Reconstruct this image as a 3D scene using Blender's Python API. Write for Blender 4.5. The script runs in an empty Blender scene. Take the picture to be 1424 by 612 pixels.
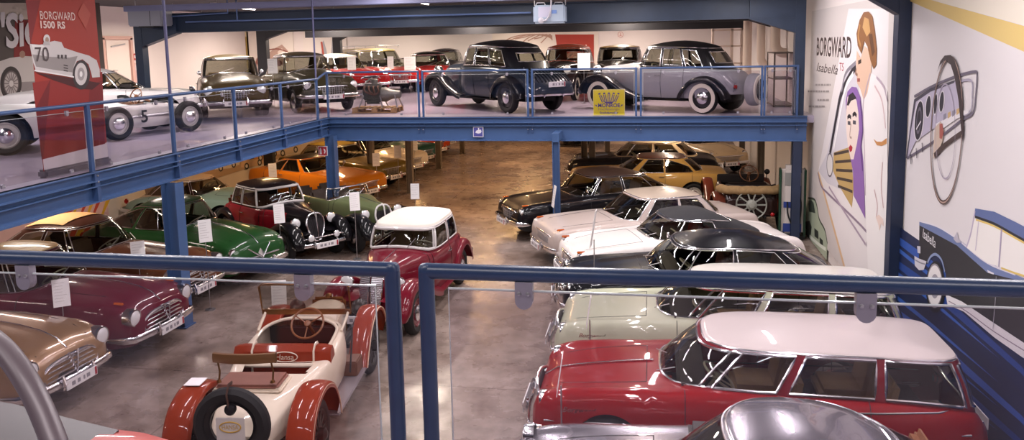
import bpy, bmesh, math, random
from math import sin, cos, pi, sqrt, atan2, radians
from mathutils import Vector, Matrix
random.seed(7)
SC = bpy.context.scene
COL = SC.collection

# ------------------------------------------------------------------ camera model of the photograph (1424 x 612)
IW, IH, F, PX, PY, EYE, DECK = 1424, 612, 1100.0, 712.0, 201.0, 4.61, 2.90
RX = Vector((0.98454237, 0.00229294, -0.17513155))
RY = Vector((0.17401919, -0.12607513, 0.97663831))
RZ = Vector((-0.01984036, -0.99201805, -0.12452532))
CAMPOS = Vector((0, 0, EYE))

def ray(x, y):
    d = Vector((x - PX, y - PY, F))
    return Vector((RX.dot(d), RY.dot(d), RZ.dot(d)))

def at(x, y, X=None, Y=None, Z=None):
    """the point of a wall, a frontal plane or a level that shows at photo position x, y"""
    d = ray(x, y)
    k = X / d.x if X is not None else Y / d.y if Y is not None else (Z - EYE) / d.z
    return CAMPOS + d * k

# ------------------------------------------------------------------ materials
def lin(h):
    if isinstance(h, str):
        h = h.lstrip('#')
        c = [int(h[i:i + 2], 16) / 255 for i in (0, 2, 4)]
    else:
        c = list(h)
    return tuple(v / 12.92 if v <= 0.04045 else ((v + 0.055) / 1.055) ** 2.4 for v in c) + (1.0,)

MATS = {}
def mat(name, col='808080', rough=.5, metal=0., coat=0., spec=.5, noise=0., scale=8., bump=0., col2=None, detail=4.):
    if name in MATS:
        return MATS[name]
    m = bpy.data.materials.new(name)
    m.use_nodes = True
    nt = m.node_tree
    p = nt.nodes['Principled BSDF']
    c = lin(col)
    p.inputs['Base Color'].default_value = c
    p.inputs['Roughness'].default_value = rough
    p.inputs['Metallic'].default_value = metal
    p.inputs['Coat Weight'].default_value = coat
    p.inputs['Coat Roughness'].default_value = .04
    p.inputs['Specular IOR Level'].default_value = spec
    if noise or col2 or bump:
        tc = nt.nodes.new('ShaderNodeTexCoord')
        n = nt.nodes.new('ShaderNodeTexNoise')
        n.inputs['Scale'].default_value = scale
        n.inputs['Detail'].default_value = detail
        nt.links.new(tc.outputs['Object'], n.inputs['Vector'])
        r = nt.nodes.new('ShaderNodeValToRGB')
        a = lin(col2) if col2 else tuple(v * (1 - noise) for v in c[:3]) + (1,)
        r.color_ramp.elements[0].position = .35
        r.color_ramp.elements[1].position = .68
        r.color_ramp.elements[0].color = a
        r.color_ramp.elements[1].color = c
        nt.links.new(n.outputs['Fac'], r.inputs['Fac'])
        nt.links.new(r.outputs['Color'], p.inputs['Base Color'])
        if bump:
            b = nt.nodes.new('ShaderNodeBump')
            b.inputs['Strength'].default_value = bump
            b.inputs['Distance'].default_value = .01
            nt.links.new(n.outputs['Fac'], b.inputs['Height'])
            nt.links.new(b.outputs['Normal'], p.inputs['Normal'])
    MATS[name] = m
    return m

def paint(col, rough=.32, metal=0.):
    return mat('paint_' + col, col, rough, metal, .55, .08, noise=.06, scale=1.5)

def glass(name, tint, refl=.9, solid=0.):
    """a thin pane: see-through, with the mirror of its surface; solid adds a film of tint"""
    if name in MATS:
        return MATS[name]
    m = bpy.data.materials.new(name)
    m.use_nodes = True
    nt = m.node_tree
    nt.nodes.remove(nt.nodes['Principled BSDF'])
    o = nt.nodes['Material Output']
    t = nt.nodes.new('ShaderNodeBsdfTransparent')
    t.inputs['Color'].default_value = lin(tint)
    g = nt.nodes.new('ShaderNodeBsdfGlossy')
    g.inputs['Roughness'].default_value = .03
    g.inputs['Color'].default_value = (refl, refl, refl, 1)
    lw = nt.nodes.new('ShaderNodeLayerWeight')
    pw = nt.nodes.new('ShaderNodeMath'); pw.operation = 'POWER'; pw.inputs[1].default_value = 4.
    ml = nt.nodes.new('ShaderNodeMath'); ml.operation = 'MULTIPLY_ADD'; ml.inputs[1].default_value = .9; ml.inputs[2].default_value = .035
    nt.links.new(lw.outputs['Facing'], pw.inputs[0]); nt.links.new(pw.outputs[0], ml.inputs[0])
    x = nt.nodes.new('ShaderNodeMixShader')
    nt.links.new(ml.outputs[0], x.inputs['Fac'])
    nt.links.new(t.outputs[0], x.inputs[1])
    nt.links.new(g.outputs[0], x.inputs[2])
    nt.links.new(x.outputs[0], o.inputs['Surface'])
    MATS[name] = m
    return m

def glow(name, col, strength):
    if name in MATS:
        return MATS[name]
    m = bpy.data.materials.new(name)
    m.use_nodes = True
    p = m.node_tree.nodes['Principled BSDF']
    p.inputs['Base Color'].default_value = lin(col)
    p.inputs['Emission Color'].default_value = lin(col)
    p.inputs['Emission Strength'].default_value = strength
    MATS[name] = m
    return m

CHROME = mat('chrome', 'e6e4e8', .2, 1.0)
STEEL = mat('satin_steel', 'b5b2b6', .38, .9)
TYRE = mat('tyre_rubber', '1c1b1d', .75, noise=.2, scale=20)
WHITEWALL = mat('whitewall_rubber', 'd9cfc2', .6)
DARK = mat('dark_interior', '141214', .9)
BLACK = mat('black_trim', '171619', .4)
GLASS = glass('car_glass', 'c4c4bc')
PANE = glass('railing_glass', 'f2eff2')
LENS = mat('lamp_lens', 'ecebee', .16, .25, .6)
AMBER = mat('amber_lens', 'c8601e', .2, 0, .6)
REDLENS = mat('red_lens', '9c1c18', .2, 0, .6)
PLATEW = mat('plate_white', 'e6e2e4', .4)
INK = mat('ink', '2a2628', .6)
BLUE = mat('blue_steel', '435f8d', .38, noise=.10, scale=3)
NAVY = mat('navy_steel', '2a3550', .45, noise=.2, scale=3)
WHITEP = mat('white_paper', 'f4f1f2', .6)

# ------------------------------------------------------------------ mesh builder
class MB:
    def __init__(s):
        s.v = []; s.f = []; s.mi = []; s.cur = 0
    def add(s, vs, fs):
        b = len(s.v)
        s.v += [tuple(p) for p in vs]
        s.f += [tuple(b + i for i in f) for f in fs]
        s.mi += [s.cur] * len(fs)
        return s
    def box(s, c, d, rot=None, bevel=0.):
        x, y, z = d[0] / 2, d[1] / 2, d[2] / 2
        if bevel:
            bm = bmesh.new()
            bmesh.ops.create_cube(bm, size=1)
            for q in bm.verts:
                q.co = Vector((q.co.x * d[0], q.co.y * d[1], q.co.z * d[2]))
            bmesh.ops.bevel(bm, geom=bm.edges[:], offset=min(bevel, min(d) * .48), segments=2, affect='EDGES')
            vs = [q.co.copy() for q in bm.verts]
            bm.verts.index_update()
            fs = [[q.index for q in f.verts] for f in bm.faces]
            bm.free()
        else:
            vs = [Vector((a, b, e)) for a in (-x, x) for b in (-y, y) for e in (-z, z)]
            fs = [(0, 1, 3, 2), (4, 6, 7, 5), (0, 4, 5, 1), (2, 3, 7, 6), (0, 2, 6, 4), (1, 5, 7, 3)]
        c = Vector(c)
        if rot is not None:
            vs = [rot @ q for q in vs]
        return s.add([q + c for q in vs], fs)
    def bar(s, a, b, w, h, up=(0, 0, 1)):
        a, b = Vector(a), Vector(b)
        t = (b - a).normalized(); u = Vector(up)
        n = t.cross(u).normalized(); u = n.cross(t)
        vs = [p + n * (w / 2 * i) + u * (h / 2 * j) for p in (a, b) for i, j in ((-1, -1), (1, -1), (1, 1), (-1, 1))]
        return s.add(vs, [(3, 2, 1, 0), (4, 5, 6, 7), (0, 1, 5, 4), (1, 2, 6, 5), (2, 3, 7, 6), (3, 0, 4, 7)])
    def tube(s, path, r, n=8, closed=False, caps=True, flat=1.):
        P = [Vector(p) for p in path]
        N = len(P)
        R = r if hasattr(r, '__len__') else [r] * N
        vs = []; fs = []
        prev = None
        for i, p in enumerate(P):
            a = P[(i - 1) % N] if closed or i > 0 else P[0]
            b = P[(i + 1) % N] if closed or i < N - 1 else P[-1]
            t = (b - a)
            t = t.normalized() if t.length > 1e-9 else Vector((1, 0, 0))
            if prev is None:
                u = Vector((0, 0, 1)) if abs(t.z) < .9 else Vector((1, 0, 0))
            else:
                u = prev
            u = (u - t * u.dot(t)).normalized()
            prev = u
            w = t.cross(u)
            vs += [p + (u * cos(2 * pi * k / n) + w * (sin(2 * pi * k / n) * flat)) * R[i] for k in range(n)]
        M = N if closed else N - 1
        for i in range(M):
            for k in range(n):
                a, b = i * n + k, i * n + (k + 1) % n
                c, d = ((i + 1) % N) * n + (k + 1) % n, ((i + 1) % N) * n + k
                fs.append((a, b, c, d))
        if caps and not closed:
            fs.append(tuple(range(n - 1, -1, -1)))
            fs.append(tuple((N - 1) * n + k for k in range(n)))
        return s.add(vs, fs)
    def grid(s, rows, cu=False, flip=False):
        n, m = len(rows), len(rows[0])
        vs = [p for r in rows for p in r]
        fs = []
        for i in range(n - 1):
            for j in range(m if cu else m - 1):
                k = (j + 1) % m
                q = (i * m + j, i * m + k, (i + 1) * m + k, (i + 1) * m + j)
                fs.append(q[::-1] if flip else q)
        return s.add(vs, fs)
    def lathe(s, prof, c, axis, n=20, ref=(0, 0, 1)):
        """prof: (radius, distance along the axis)"""
        a = Vector(axis).normalized(); u = Vector(ref)
        if abs(u.dot(a)) > .95:
            u = Vector((1, 0, 0))
        u = (u - a * u.dot(a)).normalized(); w = a.cross(u); c = Vector(c)
        rows = []
        for r, h in prof:
            r = max(r, 1e-4)
            rows.append([c + a * h + (u * cos(2 * pi * k / n) + w * sin(2 * pi * k / n)) * r for k in range(n)])
        return s.grid(rows, cu=True)
    def poly(s, pts, th=0., nrm=None):
        pts = [Vector(p) for p in pts]
        if not th:
            return s.add(pts, [tuple(range(len(pts)))])
        n = Vector(nrm); k = len(pts)
        vs = pts + [p - n * th for p in pts]
        fs = [tuple(range(k)), tuple(range(2 * k - 1, k - 1, -1))]
        fs += [(i, i + k, (i + 1) % k + k, (i + 1) % k) for i in range(k)]
        return s.add(vs, fs)
    def build(s, name, m, parent=None, smooth=True, ang=38, mats=None):
        me = bpy.data.meshes.new(name)
        me.from_pydata(s.v, [], s.f)
        bm = bmesh.new(); bm.from_mesh(me)
        bmesh.ops.recalc_face_normals(bm, faces=bm.faces[:])
        bm.to_mesh(me); bm.free()
        for q in (mats or [m]):
            me.materials.append(q)
        if mats:
            for p, i in zip(me.polygons, s.mi):
                p.material_index = i
        if smooth:
            me.polygons.foreach_set('use_smooth', [True] * len(me.polygons))
            me.set_sharp_from_angle(angle=radians(ang))
        me.update()
        o = bpy.data.objects.new(name, me)
        COL.objects.link(o)
        if parent is not None:
            o.parent = parent
        return o

def tag(o, label=None, cat=None, group=None, kind=None):
    if label: o['label'] = label
    if cat: o['category'] = cat
    if group: o['group'] = group
    if kind: o['kind'] = kind
    return o

def empty(name, loc=(0, 0, 0), rz=0., label=None, cat=None, group=None):
    o = bpy.data.objects.new(name, None)
    o.empty_display_size = .2
    COL.objects.link(o)
    o.location = loc; o.rotation_euler = (0, 0, rz)
    return tag(o, label, cat, group)

def struct(o):
    o['kind'] = 'structure'
    return o

def copy_tree(o, parent=None):
    c = o.copy(); COL.objects.link(c)
    if parent is not None:
        c.parent = parent
    for ch in o.children:
        copy_tree(ch, c)
    return c

def text(s, name, m, origin, w, h, xd, ud, parent=None, shear=0., depth=.002, bold=0., fit=True):
    """lettering fitted to w x h, lower left corner at origin, running along xd, upright along ud"""
    cu = bpy.data.curves.new(name, 'FONT')
    cu.body = s; cu.shear = shear; cu.extrude = 0.; cu.offset = bold
    cu.resolution_u = 3
    tmp = bpy.data.objects.new('tmp', cu)
    COL.objects.link(tmp)
    dg = bpy.context.evaluated_depsgraph_get()
    me = bpy.data.meshes.new_from_object(tmp.evaluated_get(dg))
    bpy.data.objects.remove(tmp); bpy.data.curves.remove(cu)
    xs = [v.co.x for v in me.vertices]; ys = [v.co.y for v in me.vertices]
    x0, x1, y0, y1 = min(xs), max(xs), min(ys), max(ys)
    xd, ud = Vector(xd).normalized(), Vector(ud).normalized()
    nn = xd.cross(ud)
    sx, sy = w / (x1 - x0), h / (y1 - y0)
    o3 = Vector(origin)
    for v in me.vertices:
        v.co = o3 + xd * ((v.co.x - x0) * sx) + ud * ((v.co.y - y0) * sy) + nn * depth
    me.name = name
    me.materials.clear(); me.materials.append(m)
    o = bpy.data.objects.new(name, me)
    COL.objects.link(o)
    if parent is not None:
        o.parent = parent
    return o

def pchip(xs, ys):
    n = len(xs)
    h = [xs[i + 1] - xs[i] for i in range(n - 1)]
    d = [(ys[i + 1] - ys[i]) / h[i] for i in range(n - 1)]
    m = [0.] * n
    m[0], m[-1] = d[0], d[-1]
    for i in range(1, n - 1):
        if d[i - 1] * d[i] <= 0:
            m[i] = 0.
        else:
            w1, w2 = 2 * h[i] + h[i - 1], h[i] + 2 * h[i - 1]
            m[i] = (w1 + w2) / (w1 / d[i - 1] + w2 / d[i])
    def fn(x):
        x = min(max(x, xs[0]), xs[-1])
        i = 0
        while i < n - 2 and x > xs[i + 1]:
            i += 1
        t = (x - xs[i]) / h[i]
        return ((1 + 2 * t) * (1 - t) ** 2 * ys[i] + t * (1 - t) ** 2 * h[i] * m[i]
                + t * t * (3 - 2 * t) * ys[i + 1] + t * t * (t - 1) * h[i] * m[i + 1])
    return fn

def catmull(P, per=4):
    P = [Vector(p) for p in P]
    out = []
    for i in range(len(P) - 1):
        p0 = P[i - 1] if i else P[0] * 2 - P[1]
        p1, p2 = P[i], P[i + 1]
        p3 = P[i + 2] if i + 2 < len(P) else P[-1] * 2 - P[-2]
        for k in range(per):
            t = k / per
            out.append(.5 * ((2 * p1) + (p2 - p0) * t + (2 * p0 - 5 * p1 + 4 * p2 - p3) * t * t + (3 * p1 - p0 - 3 * p2 + p3) * t ** 3))
    out.append(P[-1].copy())
    return out
# ================================================================== camera
cam = bpy.data.cameras.new('Camera')
cam.sensor_width = 36.0
cam.lens = F / IW * 36.0
cam.shift_y = -(IH / 2 - PY) / IW
cam.clip_start = .05; cam.clip_end = 200
co = bpy.data.objects.new('Camera', cam); COL.objects.link(co)
# world axes of the picture's right, up and back
rgt = Vector((RX.x, RY.x, RZ.x)); upv = -Vector((RX.y, RY.y, RZ.y)); bck = -Vector((RX.z, RY.z, RZ.z))
M4 = Matrix((rgt, upv, bck)).transposed().to_4x4()
M4.translation = CAMPOS
co.matrix_world = M4
SC.camera = co
SC.view_settings.view_transform = 'Standard'
SC.view_settings.look = 'None'
SC.view_settings.exposure = 0.4
SC.view_settings.gamma = 1.0
SC.view_settings.use_curve_mapping = False

w = bpy.data.worlds.new('World'); SC.world = w
w.use_nodes = True
w.node_tree.nodes['Background'].inputs['Color'].default_value = lin('cfc4c8')
w.node_tree.nodes['Background'].inputs['Strength'].default_value = .25

# ================================================================== the hall
def floor_material():
    m = bpy.data.materials.new('worn_concrete'); m.use_nodes = True
    nt = m.node_tree; p = nt.nodes['Principled BSDF']; L = nt.links
    tc = nt.nodes.new('ShaderNodeTexCoord')
    def noise(sc, det, rg=.6, stretch=None):
        n = nt.nodes.new('ShaderNodeTexNoise'); n.inputs['Scale'].default_value = sc; n.inputs['Detail'].default_value = det
        n.inputs['Roughness'].default_value = rg
        if stretch:
            mp = nt.nodes.new('ShaderNodeMapping'); mp.inputs['Scale'].default_value = stretch
            L.new(tc.outputs['Object'], mp.inputs['Vector']); L.new(mp.outputs[0], n.inputs['Vector'])
        else:
            L.new(tc.outputs['Object'], n.inputs['Vector'])
        return n
    def ramp(src, a, b, c0, c1):
        r = nt.nodes.new('ShaderNodeValToRGB')
        r.color_ramp.elements[0].position = a; r.color_ramp.elements[1].position = b
        r.color_ramp.elements[0].color = lin(c0); r.color_ramp.elements[1].color = lin(c1)
        L.new(src, r.inputs['Fac']); return r
    def mul(a, b, f=1.):
        x = nt.nodes.new('ShaderNodeMixRGB'); x.blend_type = 'MULTIPLY'; x.inputs['Fac'].default_value = f
        L.new(a, x.inputs[1]); L.new(b, x.inputs[2]); return x.outputs[0]
    big = ramp(noise(.55, 6, .65).outputs['Fac'], .35, .68, '806d64', 'b2a098')
    med = ramp(noise(3.2, 8, .7).outputs['Fac'], .32, .6, 'a09890', 'ffffff')
    stain = ramp(noise(1.1, 3, .5, (1, .45, 1)).outputs['Fac'], .30, .42, '7a6c62', 'ffffff')
    c = mul(big.outputs[0], med.outputs[0], .7)
    c = mul(c, stain.outputs[0], .55)
    # cast joints every few metres
    br = nt.nodes.new('ShaderNodeTexBrick')
    br.inputs['Scale'].default_value = 1.; br.inputs['Brick Width'].default_value = 6.; br.inputs['Row Height'].default_value = 5.
    br.inputs['Mortar Size'].default_value = .012; br.inputs['Color1'].default_value = (1, 1, 1, 1); br.inputs['Color2'].default_value = (.93, .93, .93, 1)
    br.inputs['Mortar'].default_value = (.45, .4, .38, 1); br.offset = 0
    L.new(tc.outputs['Object'], br.inputs['Vector'])
    c = mul(c, br.outputs['Color'], .8)
    L.new(c, p.inputs['Base Color'])
    rr = ramp(noise(1.7, 5).outputs['Fac'], .3, .7, '6a6a6a', 'b4b4b4')
    L.new(rr.outputs[0], p.inputs['Roughness'])
    return m

struct(MB().box((-5, 19, -.1), (21, 46, .2)).build('floor', floor_material(), smooth=False))
WALLM = mat('white_wall', 'e6dcd8', .7, noise=.04, scale=.7)
WALLW = mat('cream_wall', 'ded0c2', .7, noise=.05, scale=.7)
CEILM = mat('dark_ceiling', '2c2b31', .85)
def slab(name, x0, x1, y0, y1, z0, z1, m):
    return struct(MB().box(((x0 + x1) / 2, (y0 + y1) / 2, (z0 + z1) / 2), (x1 - x0, y1 - y0, z1 - z0)).build(name, m, smooth=False))
slab('wall_right', 3.62, 3.8, -3, 41.2, 0, 6.4, WALLM)
slab('wall_left_lower', -14.2, -14.0, -3, 41, 0, 2.72, WALLW)
slab('wall_left_upper', -20.8, -20.6, -3, 38.2, 2.9, 6.4, WALLM)
slab('wall_back_lower', -14.2, 3.7, 41, 41.2, 0, 2.72, WALLW)
slab('wall_back_upper', -20.8, 3.7, 38, 38.2, 2.9, 6.4, WALLM)
slab('wall_front', -20.8, 3.8, -3.2, -3, 0, 6.4, mat('dark_wall', '3a363c', .8))
slab('ceiling', -20.8, 3.8, -3.2, 38.2, 6.4, 6.6, CEILM)
DECKM = mat('deck_paint', 'aba0b2', .33, noise=.10, scale=1.2, coat=.2)
UNDER = mat('deck_underside', '8b857f', .8)
slab('floor_gallery_left', -20.7, -8.12, -3, 18.55, 2.74, 2.9, DECKM)
slab('floor_gallery_far', -20.7, 3.6, 18.72, 38, 2.74, 2.9, DECKM)
slab('floor_gallery_near', -8.0, 3.6, -3, 2.34, 2.74, 2.9, DECKM)

# ---- steelwork of the galleries
def edge_beam(name, p0, p1, nrm, zbot):
    """upper channel, recess and the rolled girder below, along the gallery edge"""
    p0, p1, n = Vector(p0), Vector(p1), Vector(nrm)
    k = MB()
    def run(off, z0, z1, t):
        a = p0 + n * off; b_ = p1 + n * off
        k.bar((a.x, a.y, (z0 + z1) / 2), (b_.x, b_.y, (z0 + z1) / 2), t, z1 - z0)
    run(0, 2.765, 2.905, .08)
    run(.03, 2.89, 2.905, .14); run(.03, 2.76, 2.775, .14)
    run(-.03, 2.70, 2.765, .06)
    run(0, 2.685, 2.70, .20); run(-.01, zbot + .015, 2.69, .03); run(0, zbot, zbot + .018, .22)
    return struct(k.build(name, BLUE, smooth=False))
edge_beam('trim_gallery_left', (-8.03, -3, 0), (-8.03, 18.62, 0), (1, 0, 0), 2.46)
edge_beam('trim_bridge', (-8.1, 18.66, 0), (3.42, 18.66, 0), (0, -1, 0), 2.33)
edge_beam('trim_gallery_near', (-7.9, 2.38, 0), (3.5, 2.38, 0), (0, 1, 0), 2.46)

def i_column(name, x, y, z0, z1, m, w=.2, d=.2, along='x', base=True):
    k = MB()
    zc, h = (z0 + z1) / 2, z1 - z0
    if along == 'x':
        k.box((x, y - d / 2 + .008, zc), (w, .016, h)); k.box((x, y + d / 2 - .008, zc), (w, .016, h)); k.box((x, y, zc), (.012, d - .03, h))
    else:
        k.box((x - w / 2 + .008, y, zc), (.016, d, h)); k.box((x + w / 2 - .008, y, zc), (.016, d, h)); k.box((x, y, zc), (w - .03, .012, h))
    if base:
        k.box((x, y, z0 + .01), (w * 1.25, d * 1.25, .02))
    return struct(k.build(name, m, smooth=False))
GREYP = mat('post_grey', '75695c', .5, noise=.1)
i_column('column_gallery', -7.85, 11.75, 0, 2.46, BLUE, .26, .24, 'y')
i_column('column_gallery', -7.85, 5.1, 0, 2.46, BLUE, .26, .24, 'y')
i_column('column_gallery', -7.9, 18.5, 0, 2.46, BLUE, .24, .22, 'y')
i_column('column_bridge', -2.2, 18.02, 0, 2.40, BLUE, .16, .16, 'y')
struct(MB().box((-2.2, 18.33, 2.48), (.16, .8, .2)).build('beam_outrigger', BLUE, smooth=False))
i_column('column_bridge', 3.22, 18.66, 0, 2.33, NAVY, .18, .18, 'x')
for x, y in ((-9.0, 24.2), (-7.6, 23.9), (-8.0, 28.8), (-8.1, 33), (-8.1, 37), (-2.25, 26.2), (-1.95, 25.7), (-1.75, 31), (1.0, 33), (3.3, 30.5), (3.2, 24.5)):
    i_column('column_hall', x, y, 0, 2.74, GREYP, .2, .2, 'y')
struct(MB().box((-1.6, 36.5, 1.37), (1.2, .2, 2.74)).build('wall_pier', mat('pier', 'd8c4b4', .7), smooth=False))

# ---- portal frames: column, haunch and rafter
def portal(name, Y, xl, xr, zb, zt, hz, run, cw=.34, m=NAVY):
    k = MB()
    for x, sg in ((xl, 1), (xr, -1)):
        for yy in (-.11, .11):
            k.box((x, Y + yy, zt / 2), (cw, .02, zt))
        k.box((x - sg * (cw / 2 - .01), Y, zt / 2), (.02, .22, zt)); k.box((x + sg * (cw / 2 - .01), Y, zt / 2), (.02, .22, zt))
        a = x + sg * cw / 2
        pts = [(a, Y - .11, hz), (a + sg * run, Y - .11, zb), (a + sg * run, Y - .11, zt), (a, Y - .11, zt)]
        k.poly(pts, .22, (0, -1, 0))
        k.bar((a, Y, hz), (a + sg * run, Y, zb), .26, .025)
    k.box(((xl + xr) / 2, Y, (zb + zt) / 2), (xr - xl - cw - 2 * run, .03, zt - zb))
    k.box(((xl + xr) / 2, Y, zb + .015), (xr - xl - cw, .24, .03)); k.box(((xl + xr) / 2, Y, zt - .015), (xr - xl - cw, .24, .03))
    return struct(k.build(name, m, smooth=False))
portal('beam_frame_far', 18.95, -13.25, 3.27, 5.10, 5.60, 4.78, 1.0, .22, m=mat('beam_blue', '28374f', .45, noise=.15, scale=3))
portal('beam_frame_near', 12.3, -13.25, 3.53, 5.85, 6.4, 4.95, 1.45, .17)
portal('beam_frame_deep', 25.6, -13.25, 3.80, 5.22, 5.7, 5.0, .7, m=mat('black_steel', '24242a', .6))
portal('beam_frame_rear', 32.2, -13.25, 3.80, 5.32, 5.8, 5.0, .7, m=MATS['black_steel'])
struct(MB().box((-4.9, 18.45, 5.68), (16.6, .3, .07)).box((-4.9, 18.29, 5.72), (16.6, .03, .14)).build('beam_cable_tray', mat('tray_lilac', '8e90b4', .45), smooth=False))
struct(MB().box((-5, 28.9, 5.2), (16.3, .2, .3)).build('beam_purlin', MATS['black_steel'], smooth=False))

# ---- railings with glass
CLAMPM = mat('clamp_zinc', '9d97a3', .42, .6)
PANELFR = mat('rail_blue', '3c547f', .35, noise=.08, scale=5)
def clamp(root, c, nrm, w=.05, h=.07, down=True, bolts=True):
    c, n = Vector(c), Vector(nrm); t = Vector((0, 0, 1)).cross(n)
    pts = []
    sg = -1 if down else 1
    for i in range(9):
        a = pi * i / 8
        pts.append(c + t * (w / 2 * cos(a)) + Vector((0, 0, sg * (h - w / 2 + w / 2 * sin(a)))))
    pts = [c + t * (w / 2)] + pts + [c - t * (w / 2)]
    k = MB().poly([p + n * .016 for p in pts], .032, n)
    o = k.build('glass_clamp', CLAMPM, root, smooth=False)
    if bolts:
        for q in (-.26, .26):
            MB().lathe([(.0, .008), (.006, .006), (.007, 0)], c + n * .016 + t * (w * q) + Vector((0, 0, sg * h * .42)), n, 10).build('bolt', STEEL, o)
    return o

def glass_panel(root, a, b, z0, z1, nrm, nclamp=2, big=1.):
    a, b, n = Vector(a), Vector(b), Vector(nrm)
    d = (b - a).normalized()
    c = (a + b) / 2
    L = (b - a).length
    k = MB()
    k.bar((a.x, a.y, (z0 + z1) / 2), (b.x, b.y, (z0 + z1) / 2), .008, z1 - z0)
    g = k.build('glass_pane', PANE, root, smooth=False)
    e = MB()
    for p, q in (((a, z1), (b, z1)), ((a, z0), (a, z1)), ((b, z0), (b, z1))):
        e.tube([(p[0].x, p[0].y, p[1]), (q[0].x, q[0].y, q[1])], .0038, 4)
    e.build('pane_edge', mat('glass_edge', 'b9bcc0', .2, 0, .5), g)
    for i in range(nclamp):
        p = a + d * (L * (.18 + .64 * i / max(1, nclamp - 1)))
        clamp(root, (p.x, p.y, z1 + .03 * big), n, .05 * big, .075 * big)
        clamp(root, (p.x, p.y, z0 - .02), n, .05, .06, False)

# left gallery railing
LP = [8.1, 10.12, 12.14, 14.18, 16.15, 18.05]
rl = empty('gallery_railing', (0, 0, 0), 0, 'blue tubular railing with glass panes along the left gallery edge', 'railing')
k = MB().tube([(-8.02, 2.6, 3.89), (-8.02, 18.12, 3.89)], .028, 10)
k.tube([(-8.02, 18.12, 3.89), (-7.98, 18.5, 4.02), (-7.9, 18.62, 4.03)], .028, 10)
k.build('handrail', PANELFR, rl)
for i, y in enumerate([2.7, 4.4, 6.2] + LP):
    p = MB().box((-8.02, y, 3.25), (.05, .06, 1.26)).box((-7.975, y, 2.80), (.06, .1, .22)).box((-7.98, y, 2.58), (.10, .07, .22)).build('post', PANELFR, rl, smooth=False)
    for zz in (2.85, 2.76):
        MB().lathe([(.0, .02), (.014, .018), (.016, 0)], (-7.945, y, zz), (1, 0, 0), 8).build('bolt', STEEL, p)
ys = [2.7, 4.4, 6.2] + LP
for a, b in zip(ys, ys[1:]):
    glass_panel(rl, (-8.02, a + .07, 0), (-8.02, b - .07, 0), 2.97, 3.80, (1, 0, 0))
# bridge railing
rb = empty('bridge_railing', (0, 0, 0), 0, 'blue framed railing with glass panes across the far bridge', 'railing')
BP = [-8.02, -5.6, -2.89, -.33, 2.47, 3.24]
Yb = 18.70
kk = MB()
for i, (a, b) in enumerate(zip(BP, BP[1:])):
    a2, b2 = a + (.055 if i else 0), b - (.055 if i < 3 else .03)
    if i == 4: a2 = a + .03
    f = MB().tube([(a2, Yb, 4.02), (b2, Yb, 4.02)], .024, 8)
    f.build('handrail', PANELFR, rb)
    for x in (a2, b2):
        p = MB().box((x, Yb, 3.34), (.045, .045, 1.4)).box((x, Yb - .05, 2.70), (.05, .05, .36)).build('post', PANELFR, rb, smooth=False)
        MB().lathe([(.0, .02), (.012, .018), (.014, 0)], (x, Yb - .075, 2.6), (0, -1, 0), 8).build('bolt', STEEL, p)
    glass_panel(rb, (a2 + .05, Yb, 0), (b2 - .05, Yb, 0), 2.97, 3.93, (0, -1, 0), 2 if i < 4 else 2)
# the railing in front of us: two framed sections with a gap
Yn = 2.37
def near_rail(x0, x1, z0, z1, posts, label, glx, clamps):
    r = empty('near_railing', (0, 0, 0), 0, label, 'railing')
    R_ = .0255
    path = [(x0, Yn, z0), (x1, Yn, z1)]
    k = MB()
    k.tube(path, R_, 16)
    k.build('handrail', mat('near_blue', '2a3a5a', .32, noise=.12, scale=14), r)
    for x in posts:
        zz = z0 + (z1 - z0) * (x - x0) / (x1 - x0)
        k = MB().tube([(x, Yn, 2.88), (x, Yn, zz)], R_, 16)
        k.lathe([(R_, -R_ * .2), (R_ * .96, R_ * .5), (R_ * .7, R_ * .85), (0, R_)], (x, Yn, zz), (0, 0, 1), 16)
        k.lathe([(.07, 0), (.07, .012), (.03, .013)], (x, Yn, 2.9), (0, 0, 1), 16)
        k.build('post', MATS['near_blue'], r)
    a, b = glx
    g = MB().bar((a, Yn, 3.42), (b, Yn, 3.42), .01, .85).build('glass_pane', PANE, r, smooth=False)
    e = MB().tube([(a, Yn, 2.99), (a, Yn, 3.845), (b, Yn, 3.845), (b, Yn, 2.99)], .0042, 5)
    e.build('pane_edge', MATS['glass_edge'], g)
    for x in clamps:
        clamp(r, (x, Yn - .002, 3.878), (0, -1, 0), .055, .088)
        clamp(r, (x, Yn, 2.95), (0, -1, 0), .055, .08, False)
    return r
near_rail(-4.6, -.826, 3.905, 3.90, (-2.9, -.826), 'left section of the near blue tube railing, ending in a corner post', (-2.8, -.885), (-2.175, -1.13))
near_rail(-.712, 3.3, 3.90, 3.905, (-.712, 2.6), 'right section of the near blue tube railing, starting at a corner post', (-.64, 2.5), (-.395, .61))

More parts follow.
